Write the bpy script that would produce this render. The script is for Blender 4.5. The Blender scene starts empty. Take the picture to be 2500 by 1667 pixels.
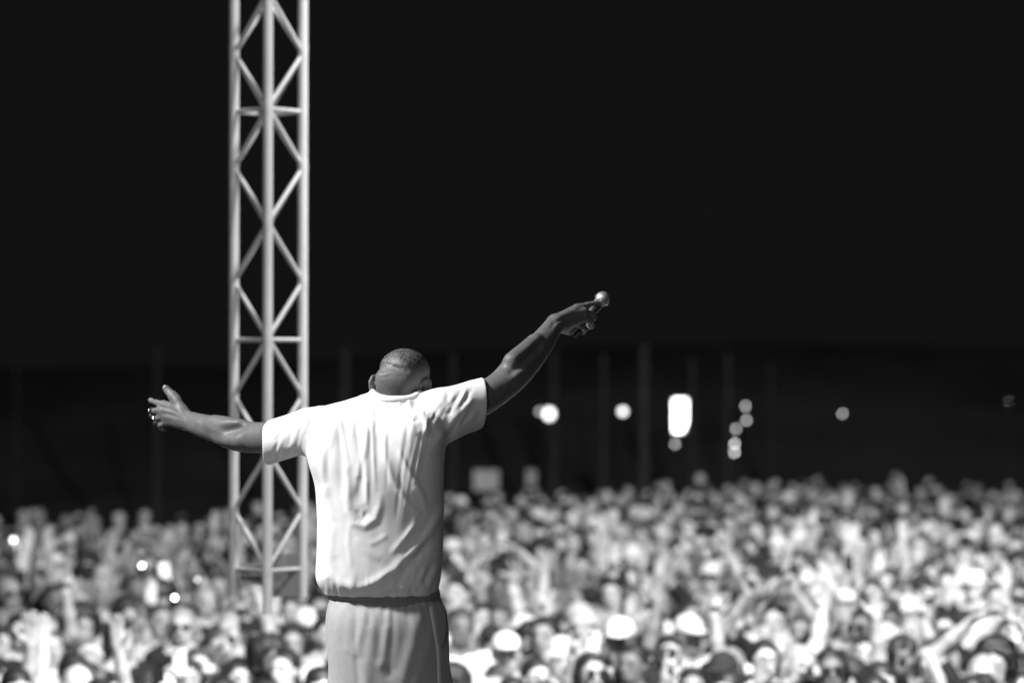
import bpy, math, random
import numpy as np
from mathutils import Vector, Matrix
from mathutils.bvhtree import BVHTree

random.seed(7)
RNG = np.random.RandomState(7)
scene = bpy.context.scene
COL = scene.collection

# ------------------------------------------------------------------ camera
CAM_Z, FPX, CX, CY, HOR = 3.35, 100.0 / 36.0 * 2500.0, 1250.0, 833.5, 935.0
PITCH = math.atan((HOR - CY) / FPX)
Y0 = 8.37                                  # the performer's distance from the lens
cam_data = bpy.data.cameras.new("camera")
cam_data.lens = 100.0
cam_data.sensor_width = 36.0
cam_data.clip_start = 0.1
cam_data.clip_end = 600.0
cam_data.dof.use_dof = True
cam_data.dof.focus_distance = 8.36
cam_data.dof.aperture_fstop = 2.2
cam_data.dof.aperture_ratio = 1.0
cam = bpy.data.objects.new("camera", cam_data)
cam.location = (0, 0, CAM_Z)
cam.rotation_euler = (math.pi / 2 + PITCH, 0, 0)
COL.objects.link(cam)
scene.camera = cam

# ------------------------------------------------------------------ night sky, stage lights, added fill, exposure
world = bpy.data.worlds.new("World")
scene.world = world
world.use_nodes = True
bg = world.node_tree.nodes["Background"]
bg.inputs[0].default_value = (0.0058, 0.0058, 0.0058, 1)
bg.inputs[1].default_value = 1.0


def aim(o, target):
    o.rotation_euler = (Vector(target) - Vector(o.location)).to_track_quat('-Z', 'Y').to_euler()


def spot(name, loc, target, power, size, blend, soft):
    d = bpy.data.lights.new(name, 'SPOT')
    d.energy = power
    d.spot_size = math.radians(size)
    d.spot_blend = blend
    d.shadow_soft_size = soft
    o = bpy.data.objects.new(name, d)
    o.location = loc
    COL.objects.link(o)
    aim(o, target)
    return o


spot("stage_key_spotlight", (-0.45 - 0.68 * 7.5, 8.37 - 0.21 * 7.5, 3.1 + 0.71 * 7.5), (-0.3, 8.4, 3.1), 4800, 52, 0.5, 0.45)
spot("crowd_near_wash_spotlight", (2.4, 10.4, 9.0), (1.6, 20.0, 0.8), 12500, 94, 0.8, 0.35)
spot("crowd_far_wash_spotlight", (8.0, 10.4, 9.0), (9.0, 33.0, 0.6), 19000, 68, 0.9, 0.35)
spot("truss_spotlight", (3.0, -2.0, 11.5), (-1.05, 12.2, 4.1), 3000, 17, 0.35, 0.3)
d = bpy.data.lights.new("added_back_fill", 'AREA')  # soft fill added behind the lens, lifts the performer's shaded side
d.energy = 215
d.shape = 'DISK'
d.size = 2.5
back_fill = bpy.data.objects.new("added_back_fill", d)
back_fill.location = (-2.5, -3.5, 6.0)
COL.objects.link(back_fill)
aim(back_fill, (-0.3, 8.4, 3.0))

vs = scene.view_settings
scene.display_settings.display_device = 'sRGB'
vs.view_transform = 'Standard'
vs.look = 'None'
vs.exposure = 0.0
vs.gamma = 1.0
scene.cycles.max_bounces = 5
scene.cycles.diffuse_bounces = 3
scene.cycles.sample_clamp_indirect = 4.0


# ------------------------------------------------------------------ helpers
def P(px, py, Y):
    """World point that lies Y metres out along the sight line of a photo pixel (2500 px wide)."""
    r, u = (px - CX) / FPX, (CY - py) / FPX
    c, s = math.cos(PITCH), math.sin(PITCH)
    dy, dz = c - u * s, s + u * c
    t = Y / dy
    return np.array([r * t, Y, CAM_Z + dz * t])


def project(V):
    c, s = math.cos(PITCH), math.sin(PITCH)
    x, y, z = V[:, 0], V[:, 1], V[:, 2] - CAM_Z
    dep = y * c + z * s
    up = -y * s + z * c
    return CX + FPX * x / dep, CY - FPX * up / dep


def tag(o, label=None, cat=None, group=None, kind=None):
    if label:
        o['label'] = label
    if cat:
        o['category'] = cat
    if group:
        o['group'] = group
    if kind:
        o['kind'] = kind
    return o


def material(name, value, rough=0.6, spec=0.4, metallic=0.0, noise=None, bump=None, sheen=0.0, emit=None):
    """Grey procedural material. noise = (scale, low factor, high factor); bump = (scale, strength, distance)."""
    m = bpy.data.materials.new(name)
    m.use_nodes = True
    nt = m.node_tree
    b = nt.nodes["Principled BSDF"]
    b.inputs['Base Color'].default_value = (value, value, value, 1)
    b.inputs['Roughness'].default_value = rough
    b.inputs['Specular IOR Level'].default_value = spec
    b.inputs['Metallic'].default_value = metallic
    if sheen:
        b.inputs['Sheen Weight'].default_value = sheen
        b.inputs['Sheen Roughness'].default_value = 0.4
        b.inputs['Sheen Tint'].default_value = (1, 1, 1, 1)
    if emit is not None:
        b.inputs['Emission Color'].default_value = (1, 1, 1, 1)
        b.inputs['Emission Strength'].default_value = emit
    tc = nt.nodes.new("ShaderNodeTexCoord")
    if noise:
        n = nt.nodes.new("ShaderNodeTexNoise")
        n.inputs['Scale'].default_value = noise[0]
        n.inputs['Detail'].default_value = 5
        r = nt.nodes.new("ShaderNodeValToRGB")
        lo, hi = value * noise[1], min(0.95, value * noise[2])
        r.color_ramp.elements[0].color = (lo, lo, lo, 1)
        r.color_ramp.elements[1].color = (hi, hi, hi, 1)
        r.color_ramp.elements[0].position = 0.3
        r.color_ramp.elements[1].position = 0.7
        nt.links.new(tc.outputs['Object'], n.inputs['Vector'])
        nt.links.new(n.outputs['Fac'], r.inputs['Fac'])
        nt.links.new(r.outputs['Color'], b.inputs['Base Color'])
    if bump:
        n2 = nt.nodes.new("ShaderNodeTexNoise")
        n2.inputs['Scale'].default_value = bump[0]
        n2.inputs['Detail'].default_value = 4
        bp = nt.nodes.new("ShaderNodeBump")
        bp.inputs['Strength'].default_value = bump[1]
        bp.inputs['Distance'].default_value = bump[2]
        nt.links.new(tc.outputs['Object'], n2.inputs['Vector'])
        nt.links.new(n2.outputs['Fac'], bp.inputs['Height'])
        nt.links.new(bp.outputs['Normal'], b.inputs['Normal'])
    return m


def mesh_from(name, V, F, mats=(), mat_idx=None, smooth=True):
    """V (n,3), F (m,k) with constant k."""
    me = bpy.data.meshes.new(name)
    V = np.asarray(V, dtype=np.float32)
    F = np.asarray(F, dtype=np.int32)
    m, k = F.shape
    me.vertices.add(len(V))
    me.vertices.foreach_set("co", V.ravel())
    me.loops.add(m * k)
    me.loops.foreach_set("vertex_index", F.ravel())
    me.polygons.add(m)
    me.polygons.foreach_set("loop_start", np.arange(0, m * k, k, dtype=np.int32))
    for mt in mats:
        me.materials.append(mt)
    if mat_idx is not None:
        me.polygons.foreach_set("material_index", np.asarray(mat_idx, dtype=np.int32))
    me.update(calc_edges=True)
    me.validate()
    if smooth:
        me.polygons.foreach_set("use_smooth", np.ones(len(me.polygons), dtype=bool))
    return me


def link(name, me, parent=None, loc=None):
    o = bpy.data.objects.new(name, me)
    COL.objects.link(o)
    if loc is not None:
        o.location = loc
    if parent is not None:
        o.parent = parent
    return o


class MB:
    """Collects quads/tris and links them as ONE mesh object."""
    def __init__(self):
        self.v, self.f = [], []

    def box(self, lo, hi):
        n = len(self.v)
        (a, b, c), (d, e, f) = lo, hi
        self.v += [(a, b, c), (d, b, c), (d, e, c), (a, e, c), (a, b, f), (d, b, f), (d, e, f), (a, e, f)]
        for q in ((0, 3, 2, 1), (4, 5, 6, 7), (0, 1, 5, 4), (1, 2, 6, 5), (2, 3, 7, 6), (3, 0, 4, 7)):
            self.f.append(tuple(n + i for i in q))
        return self

    def tube(self, pts, radii, seg=12, cap=True):
        pts = [Vector(p) for p in pts]
        if not hasattr(radii, '__len__'):
            radii = [radii] * len(pts)
        n0 = len(self.v)
        prev = None
        for i, p in enumerate(pts):
            t = (pts[min(i + 1, len(pts) - 1)] - pts[max(i - 1, 0)]).normalized()
            if prev is None:
                a = t.orthogonal().normalized()
            else:
                a = (prev - t * prev.dot(t)).normalized()
            prev = a
            b = t.cross(a)
            for k in range(seg):
                w = 2 * math.pi * k / seg
                self.v.append(tuple(p + (a * math.cos(w) + b * math.sin(w)) * radii[i]))
        for i in range(len(pts) - 1):
            for k in range(seg):
                A, B = n0 + i * seg + k, n0 + i * seg + (k + 1) % seg
                self.f.append((A, B, B + seg, A + seg))
        if cap:                                   # caps keep corners of their own, so the shading of the side stays round
            e = n0 + (len(pts) - 1) * seg
            c0 = len(self.v)
            self.v += self.v[n0:n0 + seg] + self.v[e:e + seg]
            self.f.append(tuple(c0 + k for k in reversed(range(seg))))
            self.f.append(tuple(c0 + seg + k for k in range(seg)))
        return self

    def lathe(self, prof, origin, axis, seg=20):
        """prof: (distance along axis, radius) pairs."""
        o, ax = Vector(origin), Vector(axis).normalized()
        return self.tube([o + ax * h for h, _ in prof], [max(r, 1e-5) for _, r in prof], seg)

    def build(self, name, m, parent=None, smooth=False, loc=None):
        me = bpy.data.meshes.new(name)
        me.from_pydata(self.v, [], self.f)
        me.materials.append(m)
        if smooth:
            me.polygons.foreach_set("use_smooth", np.ones(len(me.polygons), dtype=bool))
        me.update()
        return link(name, me, parent, loc)


# ---- signed-distance modelling: smooth unions of tapered capsules / ellipsoids, meshed with surface nets
def cap(a, b, ra, rb=None, k=0.02, op='+'):
    return ('cap', np.array(a, float), np.array(b, float), ra, ra if rb is None else rb, k, op)


def ell(c, r, R=None, k=0.02, op='+'):
    return ('ell', np.array(c, float), np.array(r, float), np.eye(3) if R is None else np.array(R, float), 0, k, op)


def prim_box(p):
    if p[0] == 'cap':
        r = max(p[3], p[4])
        return np.minimum(p[1], p[2]) - r, np.maximum(p[1], p[2]) + r
    r = p[2].max()
    return p[1] - r, p[1] + r


class Field:
    def __init__(self, prims, h, pad=0.03, lo=None, hi=None):
        boxes = [prim_box(p) for p in prims if p[6] == '+']
        self.lo = (np.min([b[0] for b in boxes], axis=0) - pad) if lo is None else np.array(lo, float)
        self.hi = (np.max([b[1] for b in boxes], axis=0) + pad) if hi is None else np.array(hi, float)
        self.h = h
        self.n = np.ceil((self.hi - self.lo) / h).astype(int) + 1
        self.ax = [(self.lo[i] + h * np.arange(self.n[i])).astype(np.float32) for i in range(3)]
        self.F = np.full(self.n, 10.0, dtype=np.float32)
        for p in prims:
            self.add(p)

    def window(self, lo, hi):
        i0 = np.clip(np.floor((lo - self.lo) / self.h).astype(int), 0, self.n - 1)
        i1 = np.clip(np.ceil((hi - self.lo) / self.h).astype(int) + 1, 1, self.n)
        sl = tuple(slice(a, b) for a, b in zip(i0, i1))
        g = (self.ax[0][sl[0]][:, None, None], self.ax[1][sl[1]][None, :, None], self.ax[2][sl[2]][None, None, :])
        return sl, g

    def add(self, p):
        k = p[5]
        lo, hi = prim_box(p)
        m = k + 3 * self.h
        if np.any(hi + m < self.lo) or np.any(lo - m > self.hi):
            return
        sl, (x, y, z) = self.window(lo - m, hi + m)
        if p[0] == 'cap':
            a, b, ra, rb = p[1], p[2], p[3], p[4]
            ab = b - a
            L2 = max(float(ab @ ab), 1e-12)
            dx, dy, dz = x - a[0], y - a[1], z - a[2]
            t = np.clip((dx * ab[0] + dy * ab[1] + dz * ab[2]) / L2, 0, 1)
            d = np.sqrt((dx - t * ab[0]) ** 2 + (dy - t * ab[1]) ** 2 + (dz - t * ab[2]) ** 2) - (ra + t * (rb - ra))
        else:
            c, r, R = p[1], p[2], p[3]
            dx, dy, dz = x - c[0], y - c[1], z - c[2]
            q = [(dx * R[i][0] + dy * R[i][1] + dz * R[i][2]) / r[i] for i in range(3)]
            k0 = np.sqrt(q[0] ** 2 + q[1] ** 2 + q[2] ** 2) + 1e-6
            k1 = np.sqrt((q[0] / r[0]) ** 2 + (q[1] / r[1]) ** 2 + (q[2] / r[2]) ** 2) + 1e-6
            d = k0 * (k0 - 1) / k1
        self.blend(sl, d, k, p[6])

    def blend(self, sl, d, k, op):
        A = self.F[sl]
        d = d.astype(np.float32)
        if op == '+':
            w = np.maximum(k - np.abs(A - d), 0) / k
            self.F[sl] = np.minimum(A, d) - w * w * k * 0.25
        else:
            d = -d
            w = np.maximum(k - np.abs(A - d), 0) / k
            self.F[sl] = np.maximum(A, d) + w * w * k * 0.25

    def rows(self, R, k=0.02, expo=2.3):
        """Horizontal cross sections: R = (z, cx, a, cy, b) rows, any order."""
        R = np.array(sorted(R))
        zl, zh = R[0, 0], R[-1, 0]
        x, y, z = self.ax[0][:, None, None], self.ax[1][None, :, None], self.ax[2][None, None, :]
        zz = np.linspace(zl - 0.06, zh + 0.06, 400)
        kern = np.exp(-0.5 * (np.arange(-30, 31) * (zz[1] - zz[0]) / 0.014) ** 2)
        kern /= kern.sum()

        def eased(i):
            w = np.interp(zz, R[:, 0], R[:, i])
            e = np.convolve(np.concatenate([np.full(30, w[0]), w, np.full(30, w[-1])]), kern, 'valid')
            return np.interp(self.ax[2], zz, e)[None, None, :]
        cx, a, cy, b = [eased(i) for i in (1, 2, 3, 4)]
        q = (np.abs((x - cx) / a) ** expo + np.abs((y - cy) / b) ** expo) ** (1 / expo)
        d = (q - 1) * np.minimum(a, b)
        d = np.maximum(d, np.maximum(z - zh, zl - z))
        self.blend((slice(None),) * 3, d.astype(np.float32), k, '+')

    def cut(self, point, normal):
        """Remove everything on the side the normal points to."""
        x, y, z = self.ax[0][:, None, None], self.ax[1][None, :, None], self.ax[2][None, None, :]
        n = np.array(normal, float) / np.linalg.norm(normal)
        d = (x - point[0]) * n[0] + (y - point[1]) * n[1] + (z - point[2]) * n[2]
        self.F = np.maximum(self.F, d.astype(np.float32))

    def mesh(self):
        F = self.F
        F[0], F[-1], F[:, 0], F[:, -1], F[:, :, 0], F[:, :, -1] = (1.0,) * 6
        I = F < 0
        nx, ny, nz = F.shape
        anyc = np.zeros((nx - 1, ny - 1, nz - 1), bool)
        allc = np.ones_like(anyc)
        off = [(i, j, k) for i in (0, 1) for j in (0, 1) for k in (0, 1)]
        for i, j, k in off:
            s = I[i:nx - 1 + i, j:ny - 1 + j, k:nz - 1 + k]
            anyc |= s
            allc &= s
        act = np.argwhere(anyc & ~allc)
        vid = np.full(anyc.shape, -1, np.int32)
        vid[act[:, 0], act[:, 1], act[:, 2]] = np.arange(len(act))
        C = np.stack([F[act[:, 0] + i, act[:, 1] + j, act[:, 2] + k] for i, j, k in off], 1)
        acc = np.zeros((len(act), 3))
        cnt = np.zeros(len(act))
        for e0 in range(8):
            for bit in (4, 2, 1):
                if e0 & bit:
                    continue
                e1 = e0 | bit
                v0, v1 = C[:, e0], C[:, e1]
                x = (v0 < 0) != (v1 < 0)
                t = v0 / np.where(np.abs(v0 - v1) < 1e-9, 1e-9, v0 - v1)
                p0, p1 = np.array(off[e0], float), np.array(off[e1], float)
                acc += np.where(x[:, None], p0 + t[:, None] * (p1 - p0), 0)
                cnt += x
        V = self.lo + self.h * (act + acc / cnt[:, None])
        quads = []
        for axis in range(3):
            s0 = [slice(None)] * 3
            s1 = [slice(None)] * 3
            s0[axis], s1[axis] = slice(0, -1), slice(1, None)
            A, B = I[tuple(s0)], I[tuple(s1)]
            o1, o2 = [a for a in range(3) if a != axis]
            for flip, msk in ((False, A & ~B), (True, ~A & B)):
                e = np.argwhere(msk)
                e = e[(e[:, o1] > 0) & (e[:, o2] > 0) & (e[:, o1] < F.shape[o1] - 1) & (e[:, o2] < F.shape[o2] - 1)]
                if not len(e):
                    continue
                q = []
                for d1, d2 in ((-1, -1), (0, -1), (0, 0), (-1, 0)):
                    c = e.copy()
                    c[:, o1] += d1
                    c[:, o2] += d2
                    q.append(vid[c[:, 0], c[:, 1], c[:, 2]])
                q = np.stack(q, 1)
                if flip != (axis == 1):
                    q = q[:, ::-1]
                quads.append(q)
        return V, np.concatenate(quads)


def vertex_normals(V, Q):
    n = np.cross(V[Q[:, 2]] - V[Q[:, 0]], V[Q[:, 3]] - V[Q[:, 1]])
    N = np.zeros_like(V)
    for i in range(4):
        np.add.at(N, Q[:, i], n)
    return N / (np.linalg.norm(N, axis=1, keepdims=True) + 1e-12)


def relax(V, Q, it=2, f=0.5):
    E = np.concatenate([Q[:, [0, 1]], Q[:, [1, 2]], Q[:, [2, 3]], Q[:, [3, 0]]])
    deg = np.bincount(E.ravel(), minlength=len(V)).astype(float)[:, None] + 1e-9
    for _ in range(it):
        S = np.zeros_like(V)
        np.add.at(S, E[:, 0], V[E[:, 1]])
        np.add.at(S, E[:, 1], V[E[:, 0]])
        V = V + f * (S / deg - V)
    return V


def unit(v):
    v = np.array(v, float)
    return v / np.linalg.norm(v)


# ------------------------------------------------------------------ materials
M = {}
M['ground'] = material("trodden_ground", 0.18, 0.95, 0.1, noise=(0.8, 0.6, 1.4), bump=(3, 0.4, 0.05))
M['deck'] = material("stage_deck_black", 0.04, 0.6, 0.3, noise=(2.5, 0.7, 1.3))
M['alu'] = material("aluminium_truss", 0.6, 0.6, 0.3, 0.05, noise=(5, 0.9, 1.06))
M['lamp_pole'] = material("lamp_pole_dark", 0.035, 0.6, 0.2)
M['steel'] = material("painted_steel", 0.2, 0.5, 0.4, noise=(6, 0.8, 1.2))
M['box'] = material("equipment_case_grey", 0.2, 0.6, 0.3, noise=(9, 0.85, 1.15))
M['lamp_on'] = material("lamp_glowing", 0.8, emit=3.4)
M['panel_on'] = material("light_panel_glowing", 0.8, emit=7.0)
M['lamp_mid'] = material("lamp_glowing_softly", 0.8, emit=9.0)
M['lamp_dim'] = material("lamp_glowing_faintly", 0.8, emit=1.4)
M['bulb_on'] = material("bulb_glowing", 0.8, emit=5.0)
M['phone_light'] = material("phone_light_glowing", 0.8, emit=16.0)


# ------------------------------------------------------------------ ground and stage
g = MB()
g.v = [(-150, -30, 0), (150, -30, 0), (150, 250, 0), (-150, 250, 0)]
g.f = [(0, 1, 2, 3)]
tag(g.build("ground", M['ground']), kind='structure')
hb = MB()  # slope added to lift the black below the horizon to sky grey
slope_y, slope_z = [70, 76, 82, 88, 92, 100, 249], [-0.05, 0.9, 2.5, 4.3, 4.2, 2.0, 0.4]
nxh = 41
for j in range(len(slope_y)):
    for i in range(nxh):
        hx_ = -150 + 300 * i / (nxh - 1)
        hb.v.append((hx_, slope_y[j], slope_z[j] * (1 + 0.10 * math.sin(hx_ * 0.07) + 0.05 * math.sin(hx_ * 0.23 + 1)) if j else -0.05))
for j in range(len(slope_y) - 1):
    for i in range(nxh - 1):
        a = j * nxh + i
        hb.f.append((a, a + 1, a + nxh + 1, a + nxh))
M['slope'] = material("added_slope_grey", 0.17, 0.95, 0.1, noise=(0.25, 0.7, 1.3))
hb.build("added_slope", M['slope'], None, True)['kind'] = 'structure'
MB().box((-9, -6, 1.6), (9, 9.7, 1.73)).build("stage_deck", M['deck'])['kind'] = 'structure'
MB().box((-8.9, 9.45, 0.0), (8.9, 9.6, 1.598)).build("stage_front_wall", M['deck'])['kind'] = 'structure'


# ------------------------------------------------------------------ lattice tower
YT = 12.2
zf = lambda py: float(P(653, py, YT)[2])
pitch_z = zf(270) - zf(548)
half = (P(739.5, 500, YT)[0] - P(571.5, 500, YT)[0]) / 2
xl, xr, xm = P(571.5, 500, YT)[0], P(739.5, 500, YT)[0], P(654, 500, YT - half)[0]
chord_xy = {'l': (xl, YT), 'r': (xr, YT), 'f': (xm, YT - half), 'b': (P(654, 500, YT + half)[0], YT + half)}
RC, RD = 24.0 / FPX * YT / 2, 11.0 / FPX * YT / 2
low_z, top_z = zf(1487), 9.0
tower = bpy.data.objects.new("truss_tower", None)
tower.location = (xm, YT, low_z)
COL.objects.link(tower)
tag(tower, "tall pale aluminium lattice truss rising behind the performer, grey cases clamped near its foot", "truss tower")
org = Vector((xm, YT, low_z))
foot = {'l': zf(1447), 'r': zf(1457), 'f': zf(1492), 'b': zf(1450)}
for c in 'lrfb':
    x, y = chord_xy[c]
    o = MB().tube([Vector((x, y, foot[c])) - org, Vector((x, y, top_z)) - org], RC, 20, True).build("chord_tube", M['alu'], tower)
    for p in o.data.polygons:
        p.use_smooth = len(p.vertices) == 4
    # welded collars where the lattice meets the chord
    zc_ = zf(270) - (0 if c in 'fb' else pitch_z / 2)
    while zc_ > foot[c] + pitch_z:
        zc_ -= pitch_z
    while zc_ < top_z - 0.1:
        MB().lathe([(-0.035, RC * 1.0), (-0.03, RC * 1.03), (0.03, RC * 1.03), (0.035, RC * 1.0)], Vector((x, y, zc_)) - org, (0, 0, 1), 18).build("weld_collar", M['alu'], tower, True)
        zc_ += pitch_z
faces = [('f', 'l'), ('f', 'r'), ('b', 'l'), ('b', 'r')]
z = zf(270)
while z > low_z:
    z -= pitch_z
while z < top_z:
    for a, b in faces:
        (ax_, ay_), (bx_, by_) = chord_xy[a], chord_xy[b]
        for z0, z1 in ((z, z + pitch_z / 2), (z, z - pitch_z / 2)):
            if max(foot[a], foot[b]) - 0.02 < z1 < top_z and foot[a] - 0.02 < z0 < top_z:
                MB().tube([Vector((ax_, ay_, z0)) - org, Vector((bx_, by_, z1)) - org], RD, 10).build("diagonal_brace", M['alu'], tower, smooth=True)
    r_ = ((z - zf(270)) / pitch_z) % 2
    if (r_ < 0.05 or r_ > 1.95) and z > low_z + 0.1:
        for a, b in faces:
            (ax_, ay_), (bx_, by_) = chord_xy[a], chord_xy[b]
            MB().tube([Vector((ax_, ay_, z - 0.006)) - org, Vector((bx_, by_, z - 0.006)) - org], RD * 0.95, 10).build("horizontal_brace", M['alu'], tower, smooth=True)
    z += pitch_z
for (pa, pb, qa, qb, lab) in ((667, 730, 1352, 1455, "tall grey case"), (588, 646, 1376, 1426, "squat grey case with two dark bands")):
    a, b = P(pa, qb, YT), P(pb, qa, YT)
    o = tag(MB().box((a[0] - org.x, -0.03, a[2] - org.z), (b[0] - org.x, 0.05, b[2] - org.z)).build("equipment_case", M['box'], tower), lab)
    if qb < 1430:
        for q in (1388, 1408):
            zb = zf(q) - org.z
            MB().box((a[0] - org.x - 0.002, -0.033, zb - 0.006), (b[0] - org.x + 0.002, 0.053, zb + 0.006)).build("strap", M['deck'], o)
# the beam overhead that carries the hanging truss (above the picture)
beam = MB().box((-11, YT - 0.2, top_z + 0.002), (11, YT + 0.2, top_z + 0.4))
for sx in (-11, 11):
    beam.box((sx - 0.2 if sx < 0 else sx + 0.002, YT - 0.2, 0), (sx - 0.002 if sx < 0 else sx + 0.2, YT + 0.2, top_z + 0.4))
beam.build("overhead_gantry", M['steel'])['kind'] = 'structure'

# ------------------------------------------------------------------ lamps beyond the crowd
def lamp_post(px, py, Y, r, m, label, squash=1.0):
    r, Y = r * 58.5 / 70, Y * 58.5 / 70
    c = P(px, py, Y)
    root = bpy.data.objects.new("lamp_post", None)
    root.location = (c[0], c[1], 0)
    COL.objects.link(root)
    tag(root, label, "lamp post", "lamp posts beyond the crowd")
    zc = c[2]
    MB().tube([(0, 0, 0), (0, 0, 0.5), (0, 0, zc - r * squash + 0.015)], [0.05, 0.03, 0.022], 10).build("pole", M['lamp_pole'], root, True)
    prof = [(-r * squash * math.cos(math.pi * i / 12), r * math.sin(math.pi * i / 12)) for i in range(13)]
    MB().lathe(prof, (0, 0, zc), (0, 0, 1), 18).build("globe", m, root, True)
    return root


lamp_post(1341, 1010, 70, 0.125, M['lamp_on'], "bright globe lamp nearest to the performer's raised sleeve", 1.1)
lamp_post(1318, 1004, 73, 0.06, M['lamp_dim'], "faint globe lamp half hidden behind the bright globe near the raised sleeve")
lamp_post(1520.5, 1004, 70, 0.085, M['lamp_on'], "round globe lamp between the sleeve-side globe and the tall light panel")
lamp_post(2057, 1010, 70, 0.028, M['lamp_mid'], "small lone lamp right of the hanging string of bulbs")
lamp_post(2463, 980, 70, 0.016, M['bulb_on'], "faint tiny lamp at the far right edge")

root = bpy.data.objects.new("light_panel", None)
c = P(1660, 1022, 58.5)
root.location = (c[0], c[1], 0)
COL.objects.link(root)
tag(root, "tall glowing light panel on a post, brightest light beyond the crowd", "light panel")
MB().tube([(0, 0.03, 0), (0, 0.03, c[2] - 0.3)], 0.04, 10).build("pole", M['lamp_pole'], root, True)
zc = c[2]
MB().box((-0.15, 0.0, zc - 0.30), (0.15, 0.05, zc + 0.42)).build("panel_frame", M['steel'], root)
mb = MB()
mb.v = [(-0.13, -0.012, zc - 0.27), (0.06, -0.012, zc - 0.27), (0.14, -0.012, zc - 0.05), (0.14, -0.012, zc + 0.40), (-0.13, -0.012, zc + 0.40),
        (-0.13, -0.004, zc - 0.27), (0.06, -0.004, zc - 0.27), (0.14, -0.004, zc - 0.05), (0.14, -0.004, zc + 0.40), (-0.13, -0.004, zc + 0.40)]
mb.f = [(0, 1, 2, 3, 4), (9, 8, 7, 6, 5), (0, 5, 6, 1), (1, 6, 7, 2), (2, 7, 8, 3), (3, 8, 9, 4), (4, 9, 5, 0)]
mb.build("lit_face", M['panel_on'], root)
MB().lathe([(-0.03, 0.001), (-0.02, 0.022), (0, 0.03), (0.02, 0.022), (0.03, 0.001)], (-0.10, -0.02, zc - 0.52), (0, 0, 1), 12).build("bulb", M['bulb_on'], root, True)
MB().tube([(-0.10, -0.02, zc - 0.49), (-0.08, 0.02, zc - 0.3)], 0.008, 6).build("cable", M['steel'], root, True)

root = bpy.data.objects.new("bulb_string", None)
pts = [P(1820, 991, 58.5), P(1822, 1026, 58.5), P(1797, 1047, 58.5), P(1794, 1083, 58.5), P(1793, 1104, 58.5)]
root.location = (pts[0][0], 58.5, 0)
COL.objects.link(root)
tag(root, "string of soft bulbs hanging down between the tall panel and the lone lamp", "light string")
loc = [Vector(p) - root.location for p in pts]
MB().tube([Vector((0.05, 0.08, 0)), Vector((0.05, 0.08, loc[0].z + 0.35)), Vector((0, 0.0, loc[0].z + 0.3)), loc[0] + Vector((0, 0.0, 0.04))], 0.02, 8).build("pole", M['lamp_pole'], root, True)
MB().tube([p + Vector((0, 0.035, 0)) for p in loc], 0.006, 6).build("cable", M['steel'], root, True)
for i, p in enumerate(loc):
    MB().lathe([(-0.03, 0.001), (-0.02, 0.02), (0, 0.027), (0.02, 0.02), (0.035, 0.006)], p, (0, 0, 1), 12).build("bulb", M['lamp_mid' if i > 2 else 'bulb_on'], root, True)

# a pale board and a narrow sign on posts above the far heads
M['board'] = material("pale_board", 0.45, 0.7, 0.2, noise=(4, 0.9, 1.1))
for (px, py, w, h, Y, lab) in ((1187, 1172, 62, 50, 46, "wide grey board on a post just right of the performer's back"), (1297, 1166, 24, 40, 50, "narrow grey board on a post beneath the sleeve-side globe lamp")):
    c = P(px, py, Y)
    s = bpy.data.objects.new("board_on_post", None)
    s.location = (c[0], Y, 0)
    COL.objects.link(s)
    tag(s, lab, "board", "boards on posts above the far crowd")
    ww, hh = w / FPX * Y / 2, h / FPX * Y / 2
    MB().box((-ww, -0.02, c[2] - hh), (ww, 0.02, c[2] + hh)).build("board", M['board'], s)
    MB().tube([(0, 0.05, 0), (0, 0.05, c[2] + hh * 0.6)], 0.025, 8).build("post", M['steel'], s, True)


# ------------------------------------------------------------------ tall bare posts beyond the crowd, barely catching the light
M['post'] = material("weathered_post", 0.08, 0.8, 0.2, noise=(5, 0.7, 1.25))
for px, py, w, Y, lab in [(40, 900, 12, 66, "faint tall post at the far left edge"), (384, 850, 18, 62, "faint tall post behind the performer's outstretched open hand"),
                          (842, 855, 24, 60, "palest tall post, between the truss and the performer's head"), (1106, 868, 18, 64, "tall post behind the raised short sleeve"),
                          (1352, 860, 20, 66, "tall post behind the bright sleeve-side globe lamp"), (1474, 870, 16, 64, "tall post just before the second globe lamp"),
                          (1572, 850, 28, 60, "broad tall post between globe lamp and light panel"), (1690, 880, 18, 66, "tall post just past the glowing light panel"),
                          (1778, 870, 18, 63, "tall post beside the hanging string of bulbs"), (1880, 890, 16, 72, "dim tall post between bulb string and lone lamp")]:
    c = P(px, py, Y)
    t = link("tall_post", None)
    t.location = (c[0], Y, 0)
    tag(t, lab, "post", "tall posts beyond the crowd")
    r_ = w / FPX * Y / 2
    MB().tube([(0, 0, 0), (0, 0, c[2] * .5), (0, 0, c[2])], [r_, r_ * .95, r_ * .85], 12).build("shaft", M['post'], t, True)
    MB().lathe([(0, r_ * .85), (0.02, r_ * 1.05), (0.05, r_ * 1.05), (0.09, 0.01)], (0, 0, c[2] + 0.001), (0, 0, 1), 12).build("finial", M['post'], t, True)

# ------------------------------------------------------------------ the performer
def skin_material():
    m = material("dark_skin", 0.13, 0.5, 0.38, noise=(55, 0.86, 1.12), bump=(240, 0.3, 0.002))
    return m


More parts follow.
